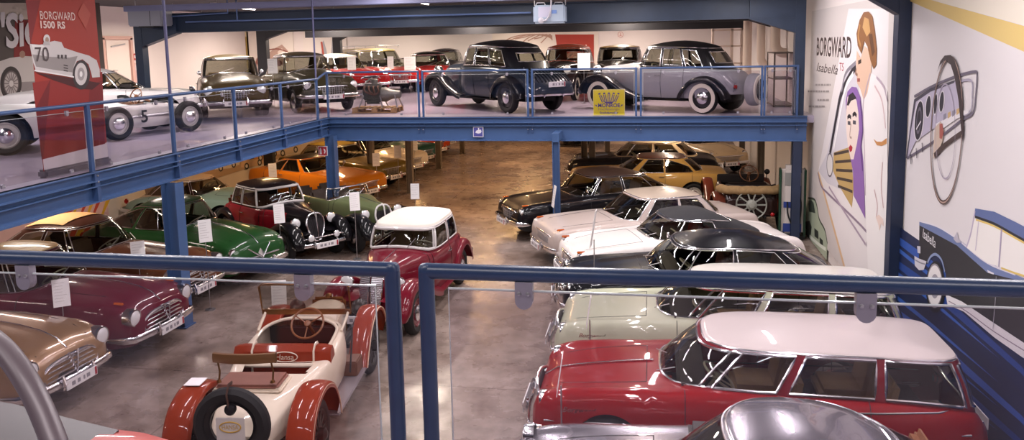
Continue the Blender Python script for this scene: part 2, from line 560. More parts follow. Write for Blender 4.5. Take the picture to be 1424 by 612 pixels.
# ---- lamps
TUBE = glow('lamp_tube', 'fff4ec', 9.)
TUBEW = glow('lamp_tube_warm', 'ffd9a8', 6.)
HOUS = mat('lamp_housing', 'c9c6cc', .5)
def area(name, loc, sx, sy, power, col, rz=0, parent=None):
    l = bpy.data.lights.new(name, 'AREA'); l.shape = 'RECTANGLE'; l.size = sx; l.size_y = sy
    l.energy = power; l.color = col
    o = bpy.data.objects.new(name, l); COL.objects.link(o)
    o.location = loc; o.rotation_euler = (0, 0, rz)
    if parent: o.parent = parent
    return o
def tube_lamp(label, x, y, z, ln, power, col, m, along='y', grp=None, hung=None, w=.12):
    r = empty('hanging_tube_lamp', (x, y, z), 0 if along == 'y' else pi / 2, label, 'lamp', grp)
    MB().box((0, 0, .06), (.14, ln + .06, .07), bevel=.015).build('lamp_housing', HOUS, r)
    MB().tube([(0, -ln / 2, 0), (0, ln / 2, 0)], .016, 8).build('lamp_tube', m, r)
    if hung:
        k = MB()
        for s in (-.4, .4):
            k.tube([(0, s * ln, .09), (0, s * ln, hung - z)], .004, 5)
        k.build('suspension_wire', STEEL, r)
    a = area('lamp_light', (0, 0, -.022), w, ln, power, col, 0, r)
    return r
NEUT = (1., .93, .94); WARM = (1., .57, .25); WARM2 = (1., .84, .70)
for x in (-6.2, -3.4, -.6, 2.0):
    for y in (4.6, 8.0, 14.0, 16.6):
        tube_lamp('fluorescent tube lamp hung below the dark roof over the open hall', x, y, 6.0, 2.4, 62, NEUT, TUBE, 'y', 'lamps over the open hall', 6.4)
for x in (-16.5, -11.0):
    for y in (8, 14.2):
        tube_lamp('fluorescent tube lamp hung over the left gallery', x, y, 5.9, 2.4, 95, NEUT, TUBE, 'y', 'lamps over the left gallery', 6.4)
for x in (-17.5, -12, -6.5, -1):
    for y in (21.6, 28, 34.5):
        tube_lamp('fluorescent tube lamp hung over the far gallery', x, y, 5.85, 2.4, 195, WARM2, TUBE, 'y', 'lamps over the far gallery', 6.4)
for x in (-10.8, -5.2, .6):
    for y in (21, 25.6, 30.2, 34.8):
        tube_lamp('warm tube lamp under the far gallery floor', x, y, 2.645, 1.5, 54 if x < 0 else 46, WARM if x < 0 else (1., .80, .62), TUBEW, 'x' if x == -5.2 else 'y', 'lamps under the far gallery')
for y in (4.5, 8.5, 12.5, 16.5):
    tube_lamp('tube lamp under the left gallery floor', -11.2, y, 2.645, 1.5, 44, WARM2, TUBE, 'x', 'lamps under the left gallery')
for x in (-5.0, -1.6, 1.8):  # added lamps, out of view, to brighten the near railing and hoop
    tube_lamp('added tube lamp out of view, brightening the near gallery', x, .6, 5.9, 2.4, 42, NEUT, TUBE, 'x', 'added fill lamps over the near gallery', 6.4)
# ================================================================== cars
class Body:
    """a body shell lofted through cross sections; s runs back from the front bumper
    station row: s, zc (centre height), zf (wing crest), yf (its half width), ym (greatest half width), zm (its height), zs (sill)"""
    def __init__(b, L, rows, W=1., H=1., dip=.012, tuck=.93):
        b.L = L; b.dip = dip; b.tuck = tuck
        xs = [r[0] for r in rows]
        b.s0, b.s1 = xs[0], xs[-1]
        cols = list(zip(*rows))
        b.f = [pchip(xs, list(c)) for c in cols[1:]]
        b.W, b.H = W, H
    def X(b, s):
        return b.L / 2 - s
    def sec(b, s):
        zc, zf, yf, ym, zm, zs = [f(s) for f in b.f]
        yf *= b.W; ym *= b.W; zc *= b.H; zf *= b.H; zm *= b.H
        mid = (zc + zf) / 2 - b.dip
        P = [(0, zc, 0), (.45 * yf, zc - .004, 0), (.8 * yf, mid, 0), (yf, zf, 0), (yf + .68 * (ym - yf), zf - .22 * (zf - zm), 0),
             (ym, zm, 0), (ym - .008, .5 * zm + .5 * zs, 0), (ym * b.tuck, zs, 0)]
        return [(p.x, p.y) for p in catmull(P, 4)]
    def topz(b, s, y):
        q = b.sec(min(max(s, b.s0), b.s1)); y = abs(y)
        for (ya, za), (yb, zb) in zip(q[:13], q[1:14]):
            if yb >= y and yb > ya:
                return za + (zb - za) * (y - ya) / (yb - ya)
        return q[12][1]
    def top(b, s, y, up=0.):
        return Vector((b.X(s), y, b.topz(s, y) + up))
    def side(b, s, z, sgn=1, out=0.):
        q = b.sec(s)[12:]
        for (ya, za), (yb, zb) in zip(q, q[1:]):
            if zb <= z <= za or (za <= z and zb < z):
                k = 0 if za == zb else min(max((za - z) / (za - zb), 0), 1)
                return Vector((b.X(s), sgn * (ya + (yb - ya) * k + out), z))
        return Vector((b.X(s), sgn * (q[-1][0] + out), z))
    def shell(b, root, m, wheels=(), hole=None, name='body', n=64, mats=None, two=None):
        ss = set()
        for i in range(n + 1):
            ss.add(round(b.s0 + (b.s1 - b.s0) * i / n, 4))
        for e in (.012, .03, .05):
            ss.add(round(b.s0 + e, 4)); ss.add(round(b.s1 - e, 4))
        for sw, r, cz in wheels:
            for i in range(19):
                ss.add(round(sw - r * cos(pi * i / 18), 4))
        ss = sorted(ss)
        out = [ss[0]]
        for q in ss[1:]:
            if q - out[-1] > .006:
                out.append(q)
        ss = out
        rows = []
        for s in ss:
            q = b.sec(s)
            zb = q[-1][1]
            for sw, r, cz in wheels:
                d = abs(s - sw)
                if d < r:
                    zb = max(zb, cz + sqrt(r * r - d * d))
            if zb > q[-1][1] + 1e-6:
                lo = q[12:]
                z0 = lo[0][1]
                zb = min(zb, z0 - .02)
                new = []
                for k in range(len(lo)):
                    z = z0 + (zb - z0) * k / (len(lo) - 1)
                    y = lo[-1][0]
                    for (ya, za), (yb_, zb_) in zip(lo, lo[1:]):
                        if za >= z >= zb_ and za > zb_:
                            y = ya + (yb_ - ya) * (za - z) / (za - zb_); break
                    new.append((y, z))
                q = q[:12] + new
            half = [(y, z) for y, z in q]
            rows.append([Vector((b.X(s), -y, z)) for y, z in half[::-1]] + [Vector((b.X(s), y, z)) for y, z in half[1:]])
        mb = MB()
        m_ = len(rows[0]); c = m_ // 2
        mb.v = [tuple(p) for r in rows for p in r]
        for i in range(len(rows) - 1):
            for j in range(m_ - 1):
                if hole:
                    sm = (ss[i] + ss[i + 1]) / 2
                    if min(abs(j - c), abs(j + 1 - c)) < 12 and hole(sm, (rows[i][j].y + rows[i][j + 1].y) / 2):
                        continue
                a = i * m_ + j
                mb.f.append((a, a + 1, a + m_ + 1, a + m_))
                k = 0
                if two:
                    k = 1 if two((ss[i] + ss[i + 1]) / 2, sum(rows[i][jj].z for jj in (j, j + 1)) / 2, abs(rows[i][j].y)) else 0
                mb.mi.append(k)
        mb.f.append(tuple(range(m_))); mb.mi.append(0)
        mb.f.append(tuple(range((len(rows) - 1) * m_, len(rows) * m_))[::-1]); mb.mi.append(0)
        return mb.build(name, m, root, ang=42, mats=mats)

class House:
    """the glazed upper body standing on a Body"""
    def __init__(h, b, f0, r0, f1, r1, wb, wt, zr, zrr=None, nf=4., nr=4., crown=.09, bulge=.02, lift=0., mid=None):
        h.b = b; L = b.L
        h.xl = (L / 2 - (f0 + r0) / 2, (r0 - f0) / 2, wb)
        h.xu = (L / 2 - (f1 + r1) / 2, (r1 - f1) / 2, wt)
        h.zr = zr; h.zrr = zr if zrr is None else zrr
        h.nf, h.nr, h.crown, h.bulge, h.lift = nf, nr, crown, bulge, lift
        h.f0, h.r0 = f0, r0
    def plan(h, e, t):
        c, s_ = cos(t), sin(t)
        n = h.nf if c >= 0 else h.nr
        return (e[0] + e[1] * (1 if c >= 0 else -1) * abs(c) ** (2 / n), e[2] * (1 if s_ >= 0 else -1) * abs(s_) ** (2 / n))
    def zu(h, x):
        k = min(max((h.xu[0] + h.xu[1] * .2 - x) / (h.xu[1] * 1.2), 0), 1)
        return h.zr + (h.zrr - h.zr) * k * k
    def inside(h, s, y):
        u = (h.b.L / 2 - s - h.xl[0]) / (h.xl[1] - .05)
        v = y / (h.xl[2] - .03)
        n = h.nf if u >= 0 else h.nr
        return abs(u) ** n + abs(v) ** n < 1
    def pt(h, t, v):
        x0, y0 = h.plan(h.xl, t); x1, y1 = h.plan(h.xu, t)
        z0 = h.b.topz(h.b.L / 2 - x0, y0) - .008 + h.lift
        z1 = h.zu(x1)
        k = h.bulge * sin(pi * min(max(v, 0), 1))
        c, s_ = cos(t), sin(t)
        return Vector((x0 + (x1 - x0) * v + k * c * 1.4, y0 + (y1 - y0) * v + k * s_, z0 + (z1 - z0) * v))
    def ts(h, s):
        u = (h.b.L / 2 - s - h.xl[0]) / h.xl[1]
        n = h.nf if u >= 0 else h.nr
        return math.acos(max(-1, min(1, (1 if u >= 0 else -1) * abs(u) ** (n / 2))))
    def tf(h, q, front=True):
        n = h.nf if front else h.nr
        a = math.asin(min(1, q ** (n / 2)))
        return a if front else pi - a
    def make(h, root, wins, pm, rm, gm, tm, trim=.010, split=.96, roof='roof', pillars='window_pillars', cap=True):
        """wins: (name, ta, tb, v0, v1 at ta, v1 at tb)"""
        W = []
        for w in wins:
            nm, ta, tb, v0, va, vb = w
            W.append((ta, tb, v0, va, vb, nm))
            if nm in ('side_window', 'quarter_window'):
                W.append((2 * pi - tb, 2 * pi - ta, v0, vb, va, nm))
        W.sort()
        # everything round from -pi/… : unwrap windscreen (-a..a)
        start = min(w[0] for w in W)
        cols = []
        cur = start
        segs = []
        for w in W:
            if w[0] > cur + 1e-6:
                segs.append((cur, w[0], None))
            segs.append((w[0], w[1], w)); cur = w[1]
        if cur < start + 2 * pi - 1e-6:
            segs.append((cur, start + 2 * pi, None))
        P = MB(); R = MB()
        ring = []
        def ev(a, b_, k):
            return [a + (b_ - a) * i / k for i in range(k + 1)]
        for a, b_, w in segs:
            k = max(2, int((b_ - a) / (pi / 40)) + 1)
            T = ev(a, b_, k)
            if w is None:
                P.grid([[h.pt(t, v) for t in T] for v in (0, .2, .4, .6, .8, split)], flip=True)
            else:
                ta, tb, v0, va, vb, nm = w
                def v1(t):
                    return va + (vb - va) * (t - ta) / (tb - ta)
                if v0 > .002:
                    P.grid([[h.pt(t, v0 * q) for t in T] for q in (0, 1)])
                P.grid([[h.pt(t, v1(t) + (split - v1(t)) * q) for t in T] for q in (0, 1)])
                if gm is not None:
                    g = MB()
                    rows = [[h.pt(t, v0 + (v1(t) - v0) * q / 5) for t in T] for q in range(6)]
                    g.grid(rows)
                    go = g.build(nm, gm, root)
                    e = rows[0] + [r[-1] for r in rows[1:]] + rows[-1][::-1][1:] + [r[0] for r in rows[::-1][1:-1]]
                    if tm is not None:
                        MB().tube(e, trim, 6, closed=True).build('window_frame', tm, go)
            ring += T[:-1]
        P.build(pillars, pm, root)
        if not cap:
            return
        rows = [[h.pt(t, split) for t in ring], [h.pt(t, 1) for t in ring]]
        for k in (.97, .92, .84, .72, .55, .36, .18, .04):
            row = []
            for t in ring:
                p = h.pt(t, 1)
                row.append(Vector((h.xu[0] + (p.x - h.xu[0]) * k, p.y * k, p.z * k ** 1.0 + h.zr * (1 - k) + h.crown * (1 - k ** 2.2))))
            rows.append(row)
        R.grid(rows, cu=True)
        R.v.append(tuple(sum((Vector(q) for q in rows[-1]), Vector()) / len(ring))); c = len(R.v) - 1
        n = len(ring); o = (len(rows) - 1) * n
        for j in range(n):
            R.f.append((o + j, o + (j + 1) % n, c)); R.mi.append(0)
        R.build(roof, rm, root, ang=50)
        # gutter over the windows
        MB().tube([h.pt(t, split) + Vector((0, 0, 0)) for t in ring], .011, 5, closed=True).build('roof_gutter', tm or pm, root)

WH = {}
def wheel(root, x, y, r, w, style='cap', col='c9c4be'):
    """tyre with a rim and a hubcap; y is the outer face"""
    key = (round(r, 3), round(w, 3), style, col)
    sg = 1 if y > 0 else -1
    if key not in WH:
        prof = [(r * .66, .02), (r * .72, .0), (r * .86, -.008), (r * .955, .012), (r, .04), (r, w - .04), (r * .955, w - .012), (r * .8, w), (r * .64, w - .02)]
        t = MB().lathe(prof, (0, 0, 0), (0, -1, 0), 32)
        meshes = []
        to = t.build('wheel', TYRE); meshes.append(to)
        kids = []
        if style in ('white',):
            kids.append(MB().lathe([(r * .66, -.004), (r * .74, -.012), (r * .9, -.0135), (r * .92, -.008)], (0, 0, 0), (0, -1, 0), 32).build('whitewall', WHITEWALL, to))
        if style == 'spoke':
            k = MB()
            k.lathe([(r * .62, .03), (r * .7, .0), (r * .72, .03), (r * .66, .06)], (0, 0, 0), (0, -1, 0), 28)
            for i in range(12):
                a = 2 * pi * i / 12
                k.bar((.03 * cos(a), -.02, .03 * sin(a)), (r * .68 * cos(a), -.03, r * .68 * sin(a)), .028, .02, (0, 1, 0))
            kids.append(k.build('rim', mat('spoke_' + col, col, .45), to))
            kids.append(MB().lathe([(r * .2, .02), (r * .19, -.05), (r * .1, -.075), (.0, -.08)], (0, 0, 0), (0, -1, 0), 18).build('hubcap', mat('hub_' + col, col, .4, .3), to))
        else:
            rm = mat('rim_' + col, col, .35, .1, .5)
            kids.append(MB().lathe([(r * .70, .008), (r * .66, .03), (r * .6, .015), (r * .56, .045), (r * .3, .035), (.0, .03)], (0, 0, 0), (0, -1, 0), 28).build('rim', rm, to))
            kids.append(MB().lathe([(r * .40, .04), (r * .38, .0), (r * .28, -.022), (r * .12, -.036), (.0, -.04)], (0, 0, 0), (0, -1, 0), 22).build('hubcap', CHROME, to))
        WH[key] = (to.data, [(q.name.split('.')[0], q.data) for q in kids])
        for q in kids: bpy.data.objects.remove(q)
        bpy.data.objects.remove(to)
    tm, km = WH[key]
    o = bpy.data.objects.new('wheel', tm); COL.objects.link(o); o.parent = root
    o.location = (x, y, r); o.rotation_euler = (0, 0, 0 if sg > 0 else pi)
    for n, d in km:
        q = bpy.data.objects.new(n, d); COL.objects.link(q); q.parent = o
    return o

def headlight(root, p, r, d=(1, 0, 0), name='headlight', ring=CHROME, lens=LENS, pod=False):
    k = MB()
    if pod:
        k.lathe([(.0, -r * 1.5), (r * .5, -r * 1.3), (r * .88, -r * .7), (r * 1.02, -r * .15), (r * 1.06, 0), (r * .96, r * .12)], p, d, 20)
    else:
        k.lathe([(r * 1.12, -r * .9), (r * 1.1, -.01), (r * 1.02, r * .18), (r * .9, r * .2)], p, d, 20)
    o = k.build(name, ring, root)
    MB().lathe([(r * .95, r * .12), (r * .7, r * .26), (r * .35, r * .34), (0, r * .36)], p, d, 18).build('lens', lens, o)
    return o

def bumper(root, b, s, z, hw, h=.1, wrap=.35, bow=.08, guards=(.32,), m=CHROME, front=True, name='bumper'):
    d = 1 if front else -1
    x0 = b.X(s)
    path = []
    for i in range(25):
        q = -1 + 2 * i / 24
        y = hw * q
        x = x0 - d * (bow * q * q + wrap * max(0, (abs(q) - .8) / .2) ** 2)
        yy = y if abs(q) < .8 else hw * (1 if q > 0 else -1) * (.8 + .2 * sin((abs(q) - .8) / .2 * pi / 2) ** .8)
        path.append((x, yy, z))
    o = MB().tube(path, [h * .25] + [h / 2] * 23 + [h * .25], 12, flat=.42).build(name, m, root)
    for g in guards:
        for sg in (-1, 1):
            MB().tube([(x0 + d * .02 - d * bow * g * g, sg * hw * g, z - h * .8), (x0 + d * .055 - d * bow * g * g, sg * hw * g, z), (x0 + d * .02 - d * bow * g * g, sg * hw * g, z + h * .95)],
                      [.012, .03, .02], 8).build('bumper_guard', m, o)
    return o

def plate(root, x, z, front=True, y=0., w=.52, strip=True):
    d = 1 if front else -1
    o = MB().box((x, y, z), (.012, w, .115)).build('number_plate', PLATEW, root, smooth=False)
    k = MB()
    for yy, ww in ((-.15, .06), (-.06, .05), (.03, .03), (.1, .06)):
        k.box((x + d * .007, y + yy, z), (.002, ww * w / .52, .05))
    k.build('plate_marks', mat('plate_grey', '8c878f', .6), o, smooth=False)
    if strip:
        MB().box((x + d * .0075, y + d * w * .45, z), (.002, w * .07, .1)).build('red_stripe', mat('plate_red', 'a02434', .5), o, smooth=False)
    return o

def seats(root, b, rows, z, col, hw=.56, split=True, back=.42):
    m = mat('seat_' + col, col, .6, noise=.12, scale=12)
    for s in rows:
        for yy in ((-.3, .3) if split else (0,)):
            w = hw - .03 if split else hw * 2
            k = MB()
            k.box((b.X(s), yy, z - .12), (.5, w, .16), bevel=.05)
            k.box((b.X(s) - .27, yy, z + back / 2 - .16), (.14, w, back + .14), Matrix.Rotation(-.2, 3, 'Y'), bevel=.06)
            k.build('seat', m, root)

def steering(root, b, s, y, z, r=.2, tilt=.9, m=None, hub=True, rim=.013):
    c = Vector((b.X(s), y, z))
    ax = Vector((-cos(tilt), 0, sin(tilt)))
    u = Vector((0, 1, 0)); w = ax.cross(u)
    k = MB()
    k.tube([c + u * (r * cos(a)) + w * (r * sin(a)) for a in [2 * pi * i / 28 for i in range(28)]], rim, 6, closed=True)
    for a in (0, 2 * pi / 3, 4 * pi / 3):
        k.tube([c - ax * .03, c + (u * cos(a + pi / 2) + w * sin(a + pi / 2)) * r], .009, 6)
    k.tube([c - ax * .35, c], .022, 8)
    k.lathe([(.045, -.02), (.04, .01), (.0, .02)], c, ax, 12)
    return k.build('steering_wheel', m or mat('ivory_plastic', 'cfc6b4', .4), root)

def strip(root, pts, r=.009, m=CHROME, name='side_trim'):
    return MB().tube(pts, r, 6).build(name, m, root)

def handle(root, b, s, z, sg):
    p = b.side(s, z, sg, .012)
    MB().tube([p + Vector((.07, 0, 0)), p + Vector((.06, sg * .018, 0)), p + Vector((-.07, sg * .018, .0)), p + Vector((-.08, 0, 0))], .009, 6).build('door_handle', CHROME, root)

def underbody(root, b, s0, s1, hw=.6, z0=.22, z1=.5):
    MB().box(((b.X(s0) + b.X(s1)) / 2, 0, (z0 + z1) / 2), (s1 - s0, hw * 2, z1 - z0)).build('underbody', DARK, root, smooth=False)

CS = 1.05
def place(root, fx, fy, deg, L, z=0.):
    a = radians(deg)
    root.location = (fx - cos(a) * L / 2 * CS, fy - sin(a) * L / 2 * CS, z)
    root.rotation_euler = (0, 0, a)
    root.scale = (CS, CS, CS)

# ------------------------------------------------------------------ grilles
def grille_hansa(root, b, z=.6, hw=.42, h=.24, m=CHROME, bars=5, x=.0, vee=True, rake=.05):
    """wide horizontal bars in a bow-shaped frame with a V in the middle"""
    X = b.X(x)
    k = MB()
    f = []
    for i in range(40):
        a = 2 * pi * i / 40
        y = hw * (1 if cos(a) >= 0 else -1) * abs(cos(a)) ** .5
        zz = (h / 2) * (1 if sin(a) >= 0 else -1) * abs(sin(a)) ** .8
        f.append((X + .03 - rake * (y / hw) ** 2 - .12 * (zz) , y, z + zz - .03 * (y / hw) ** 2))
    o = MB().poly([(p[0] - .012, p[1], p[2]) for p in f]).build('grille', mat('grille_dark', '2a2326', .6), root, smooth=False)
    MB().tube(f, .021, 8, closed=True).build('grille_frame', m, o)
    for i in range(bars):
        zz = -h / 2 + h * (i + .7) / (bars + .4)
        w = hw * (1 - (abs(zz) / (h / 2)) ** 2.6) ** .5
        MB().tube([(X + .032 - rake * q * q * (w / hw) ** 2 - .12 * zz, w * q, z + zz - .03 * (q * w / hw) ** 2) for q in [-1 + i_ / 6 for i_ in range(13)]], .011, 6).build('grille_bar', m, o)
    if vee:
        MB().tube([(X + .05 - .1 * h * .5, -.075, z + h * .62), (X + .065, 0, z - h * .3), (X + .05 - .1 * h * .5, .075, z + h * .62)], .016, 6).build('emblem', m, o)
    return o

def grille_isabella(root, b, z=.60, hw=.40, h=.30, m=CHROME, X=None):
    X = b.X(.0) if X is None else X
    f = []
    for i in range(44):
        a = 2 * pi * i / 44
        y = hw * (1 if cos(a) >= 0 else -1) * abs(cos(a)) ** .75
        zz = (h / 2) * (1 if sin(a) >= 0 else -1) * abs(sin(a)) ** .75
        f.append((X + .03 - .06 * (y / hw) ** 2, y, z + zz))
    o = MB().poly([(p[0] - .01, p[1], p[2]) for p in f]).build('grille', mat('grille_dark', '2a2326', .6), root, smooth=False)
    MB().tube(f, .019, 8, closed=True).build('grille_frame', m, o)
    for zz in (-.07, 0, .07):
        w = hw * (1 - (abs(zz) / (h / 2)) ** 2) ** .5
        MB().tube([(X + .03 - .06 * q * q, w * q, z + zz) for q in (-1, -.6, 0, .6, 1)], .012, 6).build('grille_bar', m, o)
    d = h * .42
    MB().poly([(X + .06, 0, z + d), (X + .06, d * .8, z), (X + .06, 0, z - d), (X + .06, -d * .8, z)], .02, (1, 0, 0)).build('emblem', m, o, smooth=False)
    return o

def grille_mesh(root, b, z=.6, hw=.45, h=.2, X=None, corner=.04, bars=14, m=CHROME, fill='6d6a70'):
    X = b.X(0) if X is None else X
    def rr(hw, h, c, x):
        pts = []
        for cy, cz, a0 in ((hw - c, h / 2 - c, 0), (-hw + c, h / 2 - c, pi / 2), (-hw + c, -h / 2 + c, pi), (hw - c, -h / 2 + c, 1.5 * pi)):
            for i in range(5):
                a = a0 + pi / 2 * i / 4
                pts.append((x - .07 * ((cy + c * cos(a)) / hw) ** 2, cy + c * cos(a), z + cz + c * sin(a)))
        return pts
    o = MB().poly(rr(hw, h, corner, X + .015)).build('grille', mat('grille_' + fill, fill, .5, .5), root, smooth=False)
    MB().tube(rr(hw, h, corner, X + .03), .022, 8, closed=True).build('grille_frame', m, o)
    k = MB()
    for i in range(1, bars):
        y = -hw + 2 * hw * i / bars
        k.box((X + .024 - .07 * (y / hw) ** 2, y, z), (.012, .012, h * .94))
    for i in range(1, 4):
        zz = z - h / 2 + h * i / 4
        k.tube([(X + .026 - .07 * q * q, hw * q, zz) for q in (-.97, -.5, 0, .5, .97)], .006, 5)
    k.build('grille_mesh', STEEL, o, smooth=False)
    return o

# ------------------------------------------------------------------ the pontoon family
PONTON = [(0.00, .57, .60, .54, .64, .50, .38), (.04, .67, .71, .59, .72, .54, .32), (.16, .77, .81, .64, .80, .60, .28), (.5, .84, .865, .67, .84, .64, .26),
          (1.3, .93, .90, .69, .85, .68, .25), (2.0, .97, .94, .70, .855, .70, .25), (3.0, .97, .93, .70, .855, .70, .25), (3.5, .96, .925, .69, .845, .68, .26),
          (4.0, .90, .895, .64, .81, .64, .29), (4.28, .78, .82, .58, .75, .6, .33), (4.39, .62, .68, .50, .66, .54, .38)]
HANSA15 = [(0.00, .60, .60, .46, .56, .48, .36), (.04, .74, .72, .52, .66, .54, .33), (.18, .88, .84, .58, .74, .60, .30), (.5, .99, .92, .61, .79, .64, .27),
           (1.0, 1.06, .95, .63, .805, .66, .26), (1.45, 1.09, .97, .64, .81, .68, .26), (2.2, 1.02, .98, .66, .81, .70, .25), (3.2, 1.0, .96, .66, .81, .68, .25),
           (3.7, .96, .90, .63, .79, .64, .28), (4.15, .80, .78, .56, .72, .58, .32), (4.40, .62, .62, .46, .6, .5, .36)]
FLAT60 = [(0.00, .62, .70, .62, .72, .58, .40), (.05, .74, .78, .68, .79, .6, .34), (.2, .83, .83, .72, .83, .62, .29), (.7, .88, .86, .735, .845, .64, .26),
          (1.35, .93, .88, .74, .85, .66, .25), (2.2, .93, .88, .74, .85, .68, .25), (3.2, .93, .89, .74, .85, .68, .25), (3.8, .91, .88, .73, .84, .66, .27),
          (4.3, .86, .84, .70, .80, .62, .32), (4.42, .66, .70, .62, .72, .58, .38)]

def scale_rows(rows, L):
    k = L / rows[-1][0]
    return [(r[0] * k,) + r[1:] for r in rows]

def ponton(name, label, fx, fy, deg, rows=PONTON, L=4.39, W=1., H=1., col='802020', roofcol=None, wb=2.6, sf=.80, wr=.31, arch=.37, rarch=None,
           f0=1.30, f1=1.78, r0=4.0, r1=3.45, hb=.735, ht=.58, zr=1.36, zrr=None, crown=.1, nf=3.6, nr=3.6, pillars=None,
           sides=((1.72, 2.55), (2.63, 3.35)), svt=(.9, .9, .9, .86), wsq=.93, rwq=.86, rv=(.12, .86), face='isabella', z=0., seat='8a6a4c',
           wstyle='cap', rim='c9c4be', hl=(.10, .625, .70, .095), bump=(-.1, .44, .80), rear=True, trims=(), script=None, open_top=False, seams=True, soft=None,
           bm=None, roofm=None, tm=CHROME, group=None, dip=.012, hoodline=True, mirrors=0, drv=1, two=None, col2=None, hoodtrim=False, bulge=.02, vtop=.9, amber=None, roofsplit=.96, wtrim=.010, tuck=.93):
    root = empty(name, label=label, cat='car', group=group)
    b = Body(L, scale_rows(rows, L), W, H, dip, tuck)
    sr = sf + wb
    m = bm or paint(col)
    hole_m = hb * W - .035
    ra = arch if rarch is None else rarch
    h = House(b, f0, r0, f1, r1, hb * W, ht * W, zr, zrr, nf, nr, crown, bulge)
    mats = None
    if two:
        mats = [m, paint(col2)]
    b.shell(root, m, ((sf, arch, wr), (sr, ra, wr)), h.inside, mats=mats, two=two)
    underbody(root, b, .35, L - .35, .58 * W, .24, .56)
    yw = b.side(sf, .5)[1] - .035
    for s in (sf, sr):
        for sg in (1, -1):
            wheel(root, b.X(s), sg * yw, wr, .16, wstyle, rim)
    pm = paint(pillars) if pillars else (roofm if soft else m)
    rm = roofm or (paint(roofcol) if roofcol else m)
    wins = []
    a = h.tf(wsq)
    wins.append(('windshield', -a, a, .05, vtop, vtop))
    if not open_top:
        vs = list(svt) + [.88] * 8
        for i, (sa, sb) in enumerate(sides):
            wins.append(('side_window', h.ts(sa), h.ts(sb), .06, vs[2 * i], vs[2 * i + 1]))
        if rear:
            q = h.tf(rwq, False)
            wins.append(('rear_window', q, 2 * pi - q, rv[0], rv[1], rv[1]))
        h.make(root, wins, pm, rm, GLASS, tm, wtrim, roofsplit)
    else:
        # a framed windscreen only
        k = []
        T = [-a + 2 * a * i / 14 for i in range(15)]
        rows_ = [[h.pt(t, .02 + .86 * q / 5) for t in T] for q in range(6)]
        g = MB().grid(rows_).build('windshield', GLASS, root)
        e = rows_[0] + [r[-1] for r in rows_[1:]] + rows_[-1][::-1][1:] + [r[0] for r in rows_[::-1][1:-1]]
        MB().tube(e, .017, 8, closed=True).build('window_frame', tm, g)
    # inside
    MB().box((b.X(f0 + .34), 0, .9), (.3, hb * W * 1.75, .1), bevel=.04).build('dashboard', mat('dash_dark', '2c2422', .5), root)
    seats(root, b, ((2.35 * L / 4.39,) if soft else (2.35 * L / 4.39, min(3.25 * L / 4.39, r0 - .72))) if not open_top else (2.4, 3.2), .72, seat, hb * W * .82)
    steering(root, b, f0 + .62, .36 * drv, .95, .19)
    # outside
    s_, y_, z_, r_ = hl
    for sg in (1, -1):
        headlight(root, (b.X(s_), sg * y_ * W, z_), r_)
        if amber:
            p = b.top(amber[0], sg * amber[1] * W, .012)
            MB().box(p, (.16, .045, .035), bevel=.014).build('turn_signal', AMBER, root)
    bumper(root, b, bump[0], bump[1], bump[2] * W)
    bumper(root, b, L + .08, bump[1] + .03, bump[2] * W, front=False)
    plate(root, b.X(bump[0]) + .065, bump[1] - .02)
    plate(root, b.X(L + .08) - .07, bump[1] + .1, False)
    for sg in (1, -1):
        MB().box((b.X(L - .06), sg * .56 * W, .66), (.08, .12, .13), bevel=.03).build('tail_light', REDLENS, root)
    if face == 'isabella': grille_isabella(root, b, z=.57, hw=.36 * W, h=.28)
    elif face == 'hansa': grille_hansa(root, b, z=.56, hw=.45 * W, h=.30)
    elif face == 'mesh': grille_mesh(root, b, z=.58, hw=.42 * W, h=.2)
    elif face == 'wide': grille_mesh(root, b, z=.58, hw=.56 * W, h=.15, bars=20, fill='2a2829')
    elif face == 'vee':
        g = MB().tube([(b.X(.03) + .03, y, .56 - .2 * abs(y) * 0 + .0) for y in (-.45, -.2, 0, .2, .45)], .018, 8).build('grille', tm, root)
        MB().tube([(b.X(.08) + .03, -.28, .74), (b.X(-.02) + .02, 0, .52), (b.X(.08) + .03, .28, .74)], .016, 8).build('grille_frame', tm, g)
        MB().poly([(b.X(.06) + .05, 0, .70), (b.X(.06) + .05, .07, .62), (b.X(.0) + .05, 0, .54), (b.X(.06) + .05, -.07, .62)], .03, (1, 0, 0)).build('emblem', tm, g)
    if hoodtrim:
        strip(root, [b.top(s, 0, .012) for s in (.06, .2, .4, .7, 1.0, f0 - .05)], .012, tm, 'hood_trim')
    if seams:
        for sg in (1, -1):
            for s in [q for q in (sides[0][0] - .12, sides[0][1] + .04) + ((sides[1][1] - .05,) if len(sides) > 1 else ())]:
                sec = b.sec(s)[12:]
                MB().tube([Vector((b.X(s), sg * (y + .001), zz)) for y, zz in sec], .0045, 5).build('panel_seam', BLACK, root)
            MB().tube([b.top(s, sg * .5 * W * min(1, .78 + s * .3), .001) for s in (.12, .3, .6, .9, f0 - .12)], .0045, 5).build('panel_seam', BLACK, root)
        MB().tube([b.top(f0 - .12, y * W, .001) for y in (-.5, -.3, 0, .3, .5)], .0045, 5).build('panel_seam', BLACK, root)
        for sg in (1, -1):
            handle(root, b, sides[0][1] - .06, .80 * H, sg)
    for tr in trims:
        for sg in (1, -1):
            strip(root, [b.side(s, zz, sg, .006) for s, zz in tr], .010, tm)
    for sg in (-1, 1):
        y0 = sg * .22
        q0 = h.pt(sg * .06 if sg > 0 else -.06, .04)
        p0 = Vector((h.pt(0, .02).x + .02, sg * .30, b.topz(f0, .3) + .02))
        p1 = h.pt(math.copysign(h.tf(.62 if sg > 0 else .1), sg if sg > 0 else 1), .30) + Vector((.03, 0, .01))
        MB().tube([p0, p1], .006, 5).build('wiper', STEEL, root)
